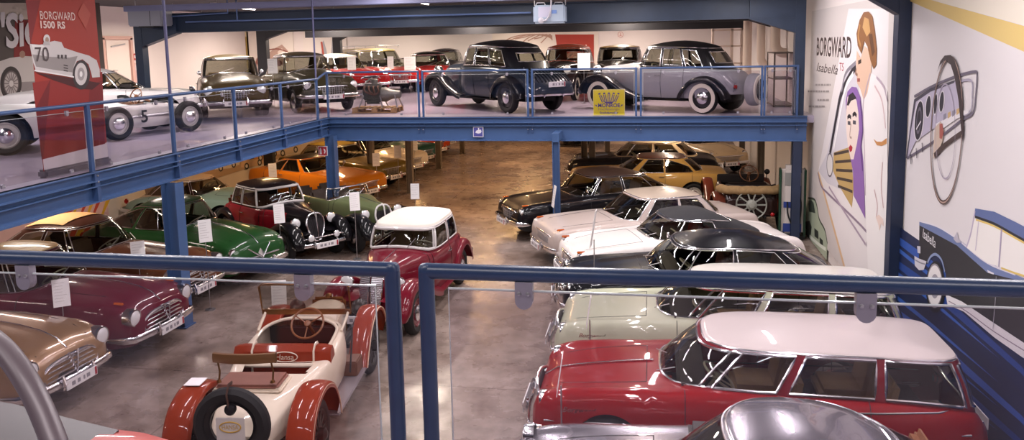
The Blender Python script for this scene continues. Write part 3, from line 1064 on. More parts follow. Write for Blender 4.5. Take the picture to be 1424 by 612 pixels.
    for i in range(mirrors):
        sg = (1, -1)[i]
        p = b.top(f0 + .25, sg * .66 * W)
        k = MB().tube([p, p + Vector((0, sg * .08, .1))], .008, 6)
        k.lathe([(.0, -.02), (.05, -.01), (.055, .01), (.0, .012)], p + Vector((0, sg * .09, .13)), (-1, 0, 0), 14)
        k.build('wing_mirror', CHROME, root)
    if script:
        for sg, nm in ((1, 0), (-1, 1)):
            p = b.side(script[1], script[2], sg, .006)
            xd = (-1, 0, 0) if sg > 0 else (1, 0, 0)
            if sg < 0: p = p + Vector((0, 0, 0))
            if sg > 0: p = b.side(script[1], script[2], sg, .008)
            else: p = b.side(script[1] + .34, script[2], sg, .008)
            text(script[0], 'lettering', CHROME, p, .34, .07, xd, (0, 0, 1), root, .35)
    place(root, fx, fy, deg, L, z)
    return root, b, h
# ================================================================== the separate-wing family of the thirties
def wing(root, b, path, yc, w, m, name, crown=.08, flange=.07, sides=(1, -1), yc1=None):
    """sheet metal mudguard swept along path (s, z), arched across"""
    P = catmull([(b.X(s), 0, z) for s, z in path], 5)
    n = len(P)
    for sg in sides:
        rows = []
        for i, p in enumerate(P):
            t = (P[min(i + 1, n - 1)] - P[max(i - 1, 0)]).normalized()
            nn = Vector((t.z, 0, -t.x))
            if nn.z < 0 and abs(nn.z) > .3: nn = -nn
            e = min(1, .55 + .45 * sin(pi * min(1, (i + .4) / (n * .22)) / 2)) if i < n * .22 else 1
            y0 = yc + ((yc1 - yc) * i / (n - 1) if yc1 is not None else 0)
            row = []
            for ph in (-1., -.94, -.8, -.6, -.3, 0, .3, .6, .8, .94, 1.):
                y = y0 + w / 2 * e * sin(ph * pi / 2)
                h_ = crown * (cos(ph * pi / 2)) - (flange * max(0, (abs(ph) - .9) / .1))
                q = p + nn * h_
                row.append(Vector((q.x, sg * y, q.z)))
            rows.append(row)
        o = MB().grid(rows).build(name, m, root, ang=60)
    return o

CLASSIC = [(.42, .98, .92, .15, .21, .70, .40), (.5, 1.0, .94, .17, .23, .70, .40), (.95, 1.03, .97, .25, .32, .72, .38), (1.5, 1.07, 1.01, .41, .53, .76, .34), (1.85, 1.06, 1.0, .53, .63, .76, .32),
           (2.8, 1.04, .99, .57, .67, .74, .32), (3.25, 1.0, .96, .54, .64, .70, .36), (3.65, .88, .84, .45, .56, .62, .42), (3.88, .66, .64, .36, .46, .56, .46)]

def classic(name, label, fx, fy, deg, L=4.0, col='5a1020', fcol=None, roofcol=None, roofm=None, rows=CLASSIC, z=0., seat='7a5a40', wb=2.62, sf=.62, wr=.335,
            f0=1.60, r0=3.42, f1=1.80, r1=3.2, hb=.60, ht=.52, zr=1.42, zrr=None, crown=.10, nf=4.5, nr=4., sides=((1.80, 2.45), (2.53, 3.15)), rwq=.5, rv=(.30, .75),
            wstyle='cap', rim='2a2024', grille='shield', gcol=None, hl=(.50, .42, .83, .105), pods=True, bump=(.0, .42, .66), rearbump=True, two=None, col2=None, louvres=0, spare=None,
            trunk=None, open_top=False, pillars=None, fogs=False, wscol=None, front_wing=None, rear_wing=None, yw=.56, ww=.30, group=None, plate_on=True, svt=None, sidetrim=False, tm=CHROME,
            wv=(.08, .86), wsq=.93, split=.95, lampm=None, boards=True, trunkribs=0):
    root = empty(name, label=label, cat='car', group=group)
    b = Body(L, rows, 1., 1., .0)
    k = L / 4.0
    sr = sf + wb
    m = paint(col); fm = paint(fcol) if fcol else m
    h = House(b, f0, r0, f1, r1, hb, ht, zr, zrr, nf, nr, crown, .02)
    mats = [m, paint(col2)] if two else None
    b.shell(root, m, (), h.inside, mats=mats, two=two, n=50)
    underbody(root, b, .45, L - .4, .40, .26, .5)
    # chassis, axles
    for s in (sf, sr):
        for sg in (1, -1):
            wheel(root, b.X(s), sg * (yw + .10), wr, .15, wstyle, rim)
        MB().tube([(b.X(s), -yw, wr), (b.X(s), yw, wr)], .04, 8).build('axle', BLACK, root)
    fw = front_wing or [(sf - wr * 1.62, .36), (sf - wr * 1.55, .50), (sf - wr * 1.0, .73), (sf - .02, .80), (sf + wr * .95, .70), (sf + wr * 1.9, .50), (sf + wr * 3.0, .35), (sf + wr * 3.6, .31)]
    rw = rear_wing or [(sr - wr * 1.75, .31), (sr - wr * 1.45, .48), (sr - wr * .8, .72), (sr + .05, .80), (sr + wr * .9, .70), (sr + wr * 1.45, .48), (sr + wr * 1.6, .34)]
    wing(root, b, fw, yw, ww, fm, 'front_wing', .07)
    wing(root, b, rw, yw + .02, ww, fm, 'rear_wing', .07)
    # the aprons between wing and bonnet
    for sg in (1, -1):
        rows_ = []
        for s in [sf - wr * 1.2 + i * (wr * 3.6) / 8 for i in range(9)]:
            a = b.sec(max(s, b.s0))[20]
            rows_.append([Vector((b.X(s), sg * (a[0] - .02), .62 - .1 * max(0, (s - sf) / wr) * .5)), Vector((b.X(s), sg * (yw - ww * .25), .70 - .10 * max(0, abs(s - sf) / wr)))])
        MB().grid(rows_).build('wing_apron', fm, root)
        if boards:
            MB().box((b.X((sf + wr * 3.3 + sr - wr * 1.5) / 2), sg * (yw + .02), .30), (sr - wr * 1.5 - sf - wr * 2.6, ww * .85, .035), bevel=.012).build('running_board', fm, root)
    pm = paint(pillars) if pillars else m
    rm = roofm or (paint(roofcol) if roofcol else m)
    a = h.tf(wsq)
    wins = [('windshield', -a, a, wv[0], wv[1], wv[1])]
    if not open_top:
        vs = svt or [.86] * 8
        for i, (sa, sb) in enumerate(sides):
            wins.append(('side_window', h.ts(sa), h.ts(sb), .08, vs[2 * i], vs[2 * i + 1]))
        q = h.tf(rwq, False)
        wins.append(('rear_window', q, 2 * pi - q, rv[0], rv[1], rv[1]))
        h.make(root, wins, pm, rm, GLASS, paint(wscol) if wscol else tm, split=split, trim=.012)
    else:
        T = [-a + 2 * a * i / 14 for i in range(15)]
        rows_ = [[h.pt(t, .02 + .8 * q / 5) for t in T] for q in range(6)]
        g = MB().grid(rows_).build('windshield', GLASS, root)
        e = rows_[0] + [r[-1] for r in rows_[1:]] + rows_[-1][::-1][1:] + [r[0] for r in rows_[::-1][1:-1]]
        MB().tube(e, .017, 8, closed=True).build('window_frame', tm, g)
    if wscol and not open_top:
        pts = [h.pt(-a + 2 * a * i / 12, wv[0] + .0) for i in range(13)] + [h.pt(a, q) for q in (.25, .5, .7)] + [h.pt(a - 2 * a * i / 12, wv[1]) for i in range(13)] + [h.pt(-a, q) for q in (.7, .5, .25)]
        MB().tube(pts, .026, 8, closed=True).build('windshield_frame', paint(wscol), root)
    MB().box((b.X(f0 + .22), 0, .97), (.2, hb * 1.6, .1), bevel=.03).build('dashboard', mat('dash_wood', '5a3a26', .5), root)
    seats(root, b, (2.35 * k, 3.05 * k), .78, seat, hb * .8)
    steering(root, b, f0 + .5, .3, 1.0, .2)
    # radiator grille
    X0 = b.X(b.s0)
    gm = paint(gcol) if gcol else CHROME
    def shield(w, z0, z1, x, top=.5):
        pts = []
        for i in range(28):
            t = 2 * pi * i / 28
            yy = w * (1 if cos(t) >= 0 else -1) * abs(cos(t)) ** .6
            v = (sin(t) + 1) / 2
            zz = z0 + (z1 - z0) * v
            pts.append((x + .02 - .10 * (v - .3), yy * (.62 + .38 * min(1, v * 1.7)), zz))
        return pts
    if grille == 'shield':
        o = MB().poly(shield(.205, .44, .98, X0 + .03)).build('grille', mat('grille_black', '1b1719', .5), root, smooth=False)
        MB().tube(shield(.21, .43, .99, X0 + .045), .022, 8, closed=True).build('grille_frame', gm, o)
        MB().tube([(X0 + .14, 0, .43), (X0 + .13, 0, .6), (X0 + .07, 0, .96), (X0 - .02, 0, 1.02)], .017, 8).build('grille_bar', gm, o)
        g = MB()
        for i in range(13):
            yy = -.17 + .34 * i / 12
            g.tube([(X0 + .075, yy * .75, .48), (X0 + .03, yy, .93)], .004, 4)
        g.build('grille_mesh', mat('grille_wire', '55505a', .4, .8), o)
    elif grille == 'waterfall':
        o = None
        for sg in (1, -1):
            k_ = MB()
            rr = []
            for i in range(20):
                v = i / 19
                z_ = .46 + .52 * v
                x_ = X0 + .14 - .05 * v - .08 * max(0, v - .7) / .3
                rr.append([(x_ - .06 * q, sg * (.02 + .16 * q * (.75 + .25 * min(1, v * 2))), z_) for q in (0, .33, .66, 1)])
            o = k_.grid(rr).build('grille', mat('grille_silver', 'aaa6ad', .35, .7), root)
            g = MB()
            for i in range(1, 19):
                g.tube([Vector(p) + Vector((.006, 0, 0)) for p in rr[i]], .006, 5)
            g.build('grille_bar', CHROME, o)
            MB().tube([rr[0][0], rr[8][0], rr[19][0], rr[19][3], rr[8][3], rr[0][3]], .012, 6, closed=True).build('grille_frame', gm, o)
    s_, y_, z_, r_ = hl
    for sg in (1, -1):
        o = headlight(root, (b.X(s_) + .05, sg * y_, z_), r_, pod=True, ring=lampm or CHROME)
        MB().tube([(b.X(s_), sg * y_, z_ - r_ * .8), (b.X(s_ + .05), sg * (y_ - .04), .60)], .022, 8).build('lamp_stem', fm, o)
        if fogs:
            headlight(root, (b.X(.06), sg * .30, .56), .07, pod=True)
    if fogs:
        MB().tube([(b.X(.08), -.5, .55), (b.X(.05), 0, .56), (b.X(.08), .5, .55)], .012, 6).build('lamp_bar', CHROME, root)
    bumper(root, b, bump[0], bump[1], bump[2], .075, .12, .08, (.4,))
    if rearbump: bumper(root, b, L + .04, bump[1] + .02, bump[2], .085, .1, .06, (.4,), front=False)
    for sg in (1, -1):
        MB().bar((b.X(.02), sg * .28, bump[1]), (b.X(.6), sg * .28, .42), .05, .06).build('frame_rail', BLACK, root, smooth=False)
        MB().lathe([(.0, -.05), (.04, -.03), (.045, .02), (0, .03)], (b.X(L - .1), sg * .5, .62), (-1, 0, 0), 12).build('tail_light', REDLENS, root)
    if plate_on: plate(root, b.X(0) + .06, bump[1] - .01, w=.5)
    strip(root, [b.top(s, 0, .008) for s in (b.s0 + .03, .9, 1.2, f0 - .06)], .008, tm, 'hood_trim')
    for sg in (1, -1):
        for s in (f0 - .02, sides[0][0] - .1, sides[0][1] + .04) + ((sides[1][1] + .02,) if len(sides) > 1 else ()):
            MB().tube([Vector((b.X(s), sg * (y + .002), zz)) for y, zz in b.sec(s)[11:]], .0045, 5).build('panel_seam', BLACK, root)
        if louvres:
            lv = MB()
            for i in range(louvres):
                s = .65 + i * .75 / louvres
                p, q = b.side(s, .90, sg, .006), b.side(s + .015, .62, sg, .006)
                lv.bar(p, q, .028, .014, (0, sg, 0))
            lv.build('louvres', fm, root, smooth=False)
        handle(root, b, sides[0][1] - .04, .86, sg)
    if sidetrim:
        for sg in (1, -1):
            strip(root, [b.side(s, .90, sg, .006) for s in (1.0, 1.4, 1.8, 2.3, 2.8, 3.2)], .008, tm)
    for y0 in (-.2, .16):
        p0 = h.pt(0, wv[1] if wscol == 'x' else .03) + Vector((.03, y0, .01)); p1 = h.pt(0, .5) + Vector((.02, y0 + .14, .0))
        MB().tube([p0, p1], .006, 5).build('wiper', STEEL, root)
    if trunk:
        x1, zt, wd, dp = trunk
        t = MB()
        rr = []
        for i in range(13):
            v = i / 12
            z_ = .45 + (zt - .45) * v
            x_ = b.X(x1) - dp * (1 - v ** 2.2) ** .8
            row = []
            for j in range(17):
                q = -1 + 2 * j / 16
                row.append((x_ + .25 * abs(q) ** 4 * (1 - .3 * v), wd * q * (1 - .12 * v * v), z_))
            rr.append(row)
        t.grid(rr)
        to = t.build('trunk', m, root)
        if trunkribs:
            g = MB()
            for j in range(trunkribs):
                q = -.86 + 1.72 * j / (trunkribs - 1)
                g.tube([(b.X(x1) - dp * (1 - v ** 2.2) ** .8 + .25 * abs(q) ** 4 * (1 - .3 * v) - .006, wd * q * (1 - .12 * v * v), .45 + (zt - .45) * v) for v in (.45, .6, .75, .88, .96)], .019, 6)
            g.build('trunk_ribs', paint('191c22'), to)
    if spare:
        xs, zs, dy = spare
        wtyre = MB().lathe([(wr * 1.0, .0), (wr * 1.02, .06), (wr * 1.0, .14), (wr * .9, .2), (wr * .5, .22), (0, .22)], (b.X(xs), dy, zs), (-1, 0, 0), 32)
        o = wtyre.build('spare_wheel_cover', m, root)
        MB().lathe([(wr * .93, .21), (wr * .9, .235), (wr * .7, .24), (wr * .66, .225)], (b.X(xs), dy, zs), (-1, 0, 0), 32).build('whitewall', WHITEWALL, o)
        MB().lathe([(wr * .66, .225), (wr * .6, .235), (wr * .56, .225), (wr * .45, .24), (wr * .4, .232), (wr * .3, .25), (0, .27)], (b.X(xs), dy, zs), (-1, 0, 0), 28).build('hubcap', mat('dark_chrome', '5a5558', .2, .8), o)
        MB().lathe([(.07, .25), (.06, .29), (0, .30)], (b.X(xs), dy, zs), (-1, 0, 0), 16).build('hub_nut', CHROME, o)
    place(root, fx, fy, deg, L, z)
    return root, b, h
# ================================================================== lower hall, right row
WAG = dict(r0=4.34, r1=4.16, sides=((1.68, 2.42), (2.54, 3.34), (3.44, 4.18)), svt=(.9, .9, .9, .9, .9, .9), zr=1.33, wtrim=.016, zrr=1.315, nf=3.6, nr=7, crown=.085, vtop=.88, ht=.60)
ponton('station_wagon', 'shiny red station wagon with a white roof, the nearest full car on the right', -1.30, 8.87, 180, col='8e0a12', roofcol='e3d8d4', pillars='7c1220',
       seat='c09a6a', script=('Borgward', .34, .66), trims=(((.14, .56), (.8, .585), (1.6, .60), (2.4, .60), (3.2, .61), (4.2, .66)), ((2.9, .83), (3.4, .845), (3.9, .86), (4.28, .87))), hoodtrim=True, mirrors=0, amber=None, **WAG)
ponton('station_wagon', 'pale sage green station wagon with a white roof, behind the red one', -1.32, 11.0, 180, col='bcbea6', roofcol='e3ddd6',
       seat='b99668', script=('Borgward', .34, .68), trims=(((.14, .56), (.8, .585), (1.6, .60), (2.4, .60), (3.2, .61), (4.2, .66)),), **WAG)
ponton('coupe', 'silver grey coupe with a bare metal roof, cut off at the bottom right edge', -1.35, 6.75, 180, H=.92, col='8b8790', bm=mat('silver_paint', '98949c', .25, .75, .8),
       f0=1.42, f1=1.92, r0=3.95, r1=3.15, zr=1.23, zrr=1.17, nf=2.6, nr=2.6, crown=.085, hb=.74, ht=.60,
       sides=((1.95, 2.85), (2.92, 3.45)), svt=(.86, .88, .88, .8), seat='8c5a3a', wsq=.96)
ponton('sedan', 'glossy black sedan between the white convertible and the sage green wagon', -1.5, 12.85, 188, col='14131a', col2='1c2438', f0=1.35, f1=1.80, r0=4.2, r1=3.6, zr=1.30, zrr=1.20, nf=3.4, nr=3.0,
       seat='6a2a26', crown=.12, ht=.60, sides=((1.72, 2.55), (2.63, 3.45)), rwq=.92, trims=(((.14, .60), (.8, .62), (1.6, .64), (2.4, .65), (3.2, .66), (4.2, .7)),), bulge=.03)
SOFT = mat('black_canvas', '25242a', .85, noise=.15, scale=30)
ponton('convertible', 'white convertible with its black canvas roof closed', -1.62, 14.55, 199, col='e6dedb', roofm=SOFT, f0=1.40, f1=1.84, r0=3.6, r1=3.0, zr=1.27, zrr=1.16, nf=3.2, nr=3.2, crown=.10, L=4.3,
       sides=((1.82, 2.65),), svt=(.9, .86), rear=False, soft=True, seat='a03028', amber=(.14, .6), mirrors=1)
ponton('sedan', 'pinkish grey coupe with a lighter roof and twin headlamps', -2.28, 16.15, 206, rows=FLAT60, L=4.5, col='bfb0aa', roofcol='b9a898', f0=1.42, f1=1.95, r0=3.75, r1=3.3, zr=1.30, zrr=1.28, nf=4.2, nr=4, crown=.07, hb=.74, ht=.60,
       sides=((1.9, 2.65), (2.72, 3.35)), svt=(.9, .9, .9, .86), face='wide', seat='6d6a8c', hl=(.04, .66, .60, .085), amber=(.16, .64), wb=2.6, sf=.82, seams=True)
ponton('sedan', 'black sedan with a wide mesh grille, beside the blue bridge post', -3.45, 18.4, 211, L=4.6, col='131217', roofcol='57443c', pillars='131217', f0=1.42, f1=1.9, r0=4.0, r1=3.35, zr=1.35, zrr=1.30, nf=4, nr=3.4, crown=.10, hb=.75, ht=.62,
       sides=((1.85, 2.6), (2.68, 3.5)), svt=(.9, .9, .9, .84), face='mesh', seat='8c6a4a', hl=(.08, .64, .68, .09), amber=(.2, .62), rwq=.94, trims=(((.3, .82), (.9, .84), (1.5, .85), (2.5, .84), (3.4, .83)),), mirrors=1)
ponton('sedan', 'gold sedan with a dark brown roof behind the black mesh-grille sedan', -2.45, 23.2, 182, rows=FLAT60, L=4.4, col='b08a4c', roofcol='5a3024', pillars='b08a4c', f0=1.4, f1=1.95, r0=3.7, r1=3.2, zr=1.27, nf=4.4, nr=4, crown=.06,
       sides=((1.9, 2.6), (2.66, 3.4)), svt=(.9, .9, .9, .45), face='wide', seat='5a4636', hl=(.04, .66, .6, .085))
ponton('sedan', 'black-bodied sedan with a cream roof, farthest back on the right', -2.75, 26.2, 180, L=4.6, col='19171a', roofcol='cdb28c', pillars='cdb28c', f0=1.45, f1=1.95, r0=4.0, r1=3.4, zr=1.36, nf=4, nr=3.4, crown=.08, ht=.62,
       sides=((1.8, 2.6), (2.7, 3.5)), svt=(.9, .9, .9, .86), face='mesh', seat='8c5a3a', hl=(.08, .64, .68, .09))
ponton('coupe', 'cream car with its nose turned towards the right wall behind the open tourer', 2.6, 27.7, -62, L=4.3, col='d0b898', face='wide', seat='6a4a36')
ponton('sedan', 'dark sedan facing us at the far end of the lower aisle', -3.6, 35.2, 268, rows=FLAT60, L=4.4, col='2a2426', face='mesh', seat='5a4636')

# ================================================================== lower hall, left row
HS = dict(rows=HANSA15, L=4.46, f0=1.52, f1=1.98, r0=4.05, r1=3.25, hb=.69, ht=.545, zr=1.46, zrr=1.40, nf=3.2, nr=2.8, crown=.10, sides=((1.92, 2.6), (2.7, 3.4)), svt=(.88, .88, .88, .8), face='hansa', wb=2.6, sf=.86, hl=(.05, .60, .71, .118), bump=(-.06, .42, .78), hoodtrim=True, mirrors=0)
ponton('sedan', 'metallic tan sedan with a chrome grille, at the bottom left corner', -7.45, 8.72, -1, col='8c6a4a', bm=mat('tan_metallic', '94714f', .3, .35, .9, noise=.05), seat='7a5a40', **HS)
ponton('sedan', 'burgundy sedan with a cream roof and a chrome V grille', -7.42, 10.68, -1, col='5c0f26', roofcol='c9a878', seat='8a6a50', amber=(.3, .58), **HS)
HB = dict(HS); HB.update(f0=1.5, f1=2.0, r0=4.2, r1=3.2)
br, bb_, bh_ = ponton('sedan', 'dark brown sedan with a tan sunroof behind the burgundy one', -8.0, 12.6, -4, col='5a3320', roofcol='3a2018', pillars='3a2018', seat='7a5a40', **HB)
rows_ = []
for i in range(13):
    x_ = bh_.xu[0] + bh_.xu[1] * (.55 - 1.35 * i / 12)
    row = []
    for j in range(9):
        y_ = bh_.xu[2] * .86 * (-1 + j / 4)
        n_ = bh_.nf if x_ > bh_.xu[0] else bh_.nr
        k_ = min(1, (abs((x_ - bh_.xu[0]) / bh_.xu[1]) ** n_ + abs(y_ / bh_.xu[2]) ** n_) ** (1 / n_))
        row.append((x_, y_, bh_.zu(x_) * k_ + bh_.zr * (1 - k_) + bh_.crown * (1 - k_ ** 2.2) + .016))
    rows_.append(row)
MB().grid(rows_).build('sunroof', mat('tan_cloth', 'b98d5c', .8, noise=.08, scale=30), br)
HG = dict(HS); HG.update(f0=1.45, f1=1.9, r0=4.25, r1=2.95, zr=1.44, zrr=1.30, face='vee', nr=2.6, hl=(.10, .585, .70, .09), sides=((1.85, 2.6), (2.7, 3.55)), svt=(.86, .9, .9, .62))
ponton('sedan', 'bottle green fastback sedan with a V-shaped chrome nose, left of the blue column', -7.62, 14.15, -17, col='1d4420', seat='6a4a36', **HG)
MAR = 'x'
classic('sedan', 'black thirties sedan with dark red flanks and a split grille', -6.95, 15.75, -35, L=3.85, rows=[(r[0] if r[0] < 2 else 2 + (r[0] - 2) * .92,) + r[1:] for r in CLASSIC], r0=3.25, r1=3.02, wb=2.5, sides=((1.8, 2.4), (2.47, 3.0)), col='151216', fcol='121014', col2='7c1220', two=lambda s, z, y: (.62 < z < .99 and s > 1.0 and y > .3), roofcol='18141a', pillars='18141a', wscol='cfc8c8',
        seat='6a3a26', fogs=True, wv=(.06, .90), gcol=None)
classic('cabriolet', 'olive green open cabriolet with black wings', -5.75, 16.75, -37, L=4.0, col='6b7450', fcol='16161a', open_top=True, seat='3a2a22', gcol='d8d4d2', zr=1.30, f1=1.72, lampm=CHROME)
classic('sedan', 'burgundy thirties car with a cream cloth roof standing in the middle aisle', -4.43, 11.25, -91.5, L=4.1, col='6e1426', roofm=mat('cream_cloth', 'ddd5cc', .8, noise=.05, scale=40), wscol='d8d2d2', grille='waterfall', seat='a89078', zr=1.42, f0=1.62, f1=1.82, r0=3.45, r1=3.28,
        crown=.11, hb=.61, ht=.545, wv=(.10, .84), split=.90, svt=[.84] * 4, rim='6e1426')
ponton('sedan', 'small pale teal sedan with a beige roof', -10.0, 18.95, -3, rows=HANSA15, L=3.65, W=.95, H=.86, col='7d9488', roofcol='c6a886', pillars='c6a886', f0=1.2, f1=1.6, r0=3.4, r1=2.65, hb=.68, ht=.52, zr=1.22, zrr=1.16, nf=3, nr=2.6, crown=.09,
       sides=((1.6, 2.2), (2.3, 2.85)), svt=(.88, .88, .88, .82), face='hansa', seat='8a6a50', sf=.75, wb=2.2, rwq=.93)
ponton('coupe', 'orange coupe with a black vinyl roof', -8.25, 21.9, -24, rows=FLAT60, L=4.3, col='c4761c', roofcol='1d1815', pillars='c4761c', f0=1.45, f1=2.1, r0=4.0, r1=3.0, zr=1.25, zrr=1.2, nf=4, nr=3, crown=.06, hb=.73, ht=.57, sides=((2.0, 2.75), (2.82, 3.5)), svt=(.9, .9, .9, .7),
       face='wide', seat='2a2422', hl=(.05, .60, .62, .085), mirrors=1)
ponton('sedan', 'olive gold sedan with chrome bumpers behind the orange coupe', -8.35, 24.4, -24, rows=FLAT60, L=4.5, col='6b5a26', f0=1.45, f1=1.95, r0=3.8, r1=3.3, zr=1.32, nf=4.2, nr=4, crown=.07, face='mesh', seat='5a4636', hl=(.05, .62, .62, .085), sides=((1.9, 2.65), (2.72, 3.4)))
ponton('sedan', 'white sedan in the far left row, next to the olive gold one', -8.3, 26.7, -22, rows=FLAT60, L=4.4, col='ddd2c4', face='wide', seat='5a4636', hl=(.05, .62, .62, .085))
ponton('sedan', 'dark teal sedan in the far left row', -8.5, 28.9, -20, rows=FLAT60, L=4.3, col='24524c', face='wide', seat='5a4636', hl=(.05, .62, .62, .085))
ponton('coupe', 'orange-red car in the far left row', -8.6, 31.2, -18, rows=FLAT60, L=4.2, col='b4441c', face='mesh', seat='5a4636', hl=(.05, .62, .62, .085))
ponton('sedan', 'black car at the far end of the left row', -8.8, 33.6, -14, rows=FLAT60, L=4.3, col='1d1a1c', face='mesh', seat='5a4636', hl=(.05, .62, .62, .085))
# ================================================================== printed panels
class Art:
    """flat printed shapes on a board, stacked in paper-thin layers"""
    def __init__(s, fn, nrm, step=.00025):
        s.fn, s.n, s.step = fn, Vector(nrm), step
        s.mb = MB(); s.mats = []; s.k = 1
    def mi(s, col, rough=.55):
        m = mat('print_' + col, col, rough)
        if m not in s.mats: s.mats.append(m)
        return s.mats.index(m)
    def poly(s, pts, col, zmin=.02):
        P = [s.fn(x, y) for x, y in pts]
        out = []
        for a, b in zip(P, P[1:] + P[:1]):
            ia, ib = a.z >= zmin, b.z >= zmin
            if ia: out.append(a)
            if ia != ib:
                out.append(a + (b - a) * ((zmin - a.z) / (b.z - a.z)))
        if len(out) < 3: return s
        s.mb.cur = s.mi(col)
        s.mb.poly([p + s.n * (s.step * s.k) for p in out])
        s.k += 1
        return s
    def curve(s, pts, col, w=1.2, smooth=True):
        P = [s.fn(x, y) for x, y in (catmull([(x, y, 0) for x, y in pts], 5) if smooth and len(pts) > 2 else [Vector((x, y, 0)) for x, y in pts]) for x, y in ((x, y),)] if False else None
        Q = catmull([(x, y, 0) for x, y in pts], 5) if smooth and len(pts) > 2 else [Vector((x, y, 0)) for x, y in pts]
        P = [s.fn(q.x, q.y) for q in Q]
        W = []
        for i, p in enumerate(P):
            t = (P[min(i + 1, len(P) - 1)] - P[max(i - 1, 0)]).normalized()
            W.append(t.cross(s.n) * (w / 2))
        s.mb.cur = s.mi(col)
        o = s.n * (s.step * s.k)
        s.mb.grid([[p - q + o for p, q in zip(P, W)], [p + q + o for p, q in zip(P, W)]])
        s.k += 1
        return s
    def ell(s, cx, cy, a, b, col, rot=0, ring=0, n=36):
        pts = []
        for i in range(n):
            t = 2 * pi * i / n
            x, y = a * cos(t), b * sin(t)
            pts.append((cx + x * cos(rot) - y * sin(rot), cy + x * sin(rot) + y * cos(rot)))
        if not ring:
            return s.poly(pts, col)
        P = [s.fn(x, y) for x, y in pts]
        c = sum(P, Vector()) / n
        s.mb.cur = s.mi(col)
        o = s.n * (s.step * s.k)
        Q = [c + (p - c) * (1 - ring) for p in P]
        s.mb.grid([[p + o for p in P], [p + o for p in Q]], cu=True)
        s.k += 1
        return s
    def build(s, name, root):
        return s.mb.build(name, None, root, smooth=False, mats=s.mats)

def zm(ox, oy, k):
    return lambda pts: [(ox + x / k, oy + y / k) for x, y in pts]

# ---- the tall advertisement between the two steel columns
XP = 3.585
root = empty('wall_poster', (3.6, 15.7, 0), 0, 'tall printed panel of a man leaning to a woman in a purple headscarf', 'poster')
root.location = (0, 0, 0)
MB().box((3.60, 16.02, 2.75), (.03, 6.56, 5.0), bevel=.004).build('board', mat('print_cfc6c3', 'cfc6c3', .55), root, smooth=False)
A = Art(lambda x, y: at(x, y, X=XP), (-1, 0, 0))
z5 = zm(1100, 0, 2.355); z3 = zm(1100, 200, 2.355); z6 = zm(1110, 260, 4.371)
A.poly([(1180, 12), (1138, 238), (1176, 378), (1190, 430), (1229, 430), (1231, 300), (1236, 12)], 'e2dbdc')
A.curve([(1138, 240), (1157, 308), (1176, 378), (1185, 412)], 'd9b48c', .10)
A.poly(z6([(60, 68), (78, 66), (98, 76), (115, 120), (128, 195), (162, 262), (178, 345), (172, 458), (120, 425), (40, 352), (18, 320), (25, 230), (42, 150)]), 'a9b39c')
A.poly(z6([(62, 84), (80, 80), (94, 96), (104, 160), (66, 150)]), '3b443c')
A.poly(z6([(30, 215), (70, 205), (82, 245), (72, 330), (60, 400), (42, 345), (50, 260)]), '2c322d')
A.poly(z6([(98, 250), (122, 270), (124, 320), (100, 300)]), '2c322d').poly(z6([(130, 305), (150, 325), (152, 372), (132, 350)]), '2c322d')
A.curve(z6([(15, 322), (60, 372), (120, 425), (172, 462)]), '3a3f38', .10).curve(z6([(60, 68), (98, 76), (115, 120), (128, 195), (162, 262), (178, 345)]), '4a5246', .05)
A.curve(z6([(70, 300), (120, 345), (168, 380)]), 'dfe4d6', .08)
# car door, window and striped seat
A.poly(z5([(215, 205), (180, 245), (160, 300), (120, 500), (90, 560), (120, 600), (200, 640), (240, 600), (225, 330)]), 'cfcad2')
A.poly(z5([(140, 500), (196, 480), (206, 612), (200, 680), (160, 612), (138, 560)]), 'b99a62')
for q in range(5):
    A.curve(z5([(142 + q * 3, 505 + q * 26), (202, 492 + q * 34)]), '463a34', .055, False)
A.curve(z5([(213, 215), (168, 300), (150, 380), (128, 505)]), '2e2830', .16).curve(z5([(205, 240), (176, 300), (140, 490)]), 'f2eef0', .10)
A.curve(z5([(213, 205), (180, 240), (166, 300)]), '8c8690', .08)
A.ell(1100 + 128 / 2.355, 540 / 2.355, 4.5, 17, 'd8d3d2').ell(1100 + 128 / 2.355, 540 / 2.355, 4.5, 17, '6c6570', ring=.14)
A.curve(z5([(88, 565), (100, 610), (128, 640)]) + z3([(250, 290), (248, 330), (262, 352), (254, 420)]), '8d7a8e', .05)
A.curve(z5([(125, 612), (180, 700), (245, 800)]), 'a795a6', .05)
# the woman
A.poly(z5([(180, 330), (186, 300), (200, 284), (216, 286), (229, 320), (236, 380), (236, 440), (232, 480), (238, 530), (242, 640), (244, 716), (206, 640), (204, 560), (192, 500), (184, 430)]), '8a62a6')
A.poly(z5([(186, 318), (200, 306), (216, 330), (222, 372), (224, 425), (217, 470), (206, 522), (197, 522), (187, 475), (182, 425), (182, 360)]), 'e6d3ca')
A.poly(z5([(184, 345), (190, 312), (204, 302), (216, 322), (208, 326), (198, 330), (190, 346)]), '2a2026')
A.curve(z5([(186, 386), (192, 380), (198, 386)]), '2a2026', .07).curve(z5([(203, 378), (210, 372), (216, 380)]), '2a2026', .07)
A.curve(z5([(187, 402), (196, 404)]), '4a4650', .07, False).curve(z5([(204, 400), (214, 402)]), '4a4650', .07, False).curve(z5([(198, 405), (194, 445), (200, 452)]), 'a98d84', .04)
A.poly(z5([(190, 484), (196, 474), (203, 482), (201, 494), (195, 498)]), 'b02434')
A.curve(z5([(228, 330), (236, 420), (230, 480), (236, 560)]), '5f3d7c', .06)
A.ell(1100 + 247 / 2.355, 517 / 2.355, 3.2, 5, 'd6ae46')
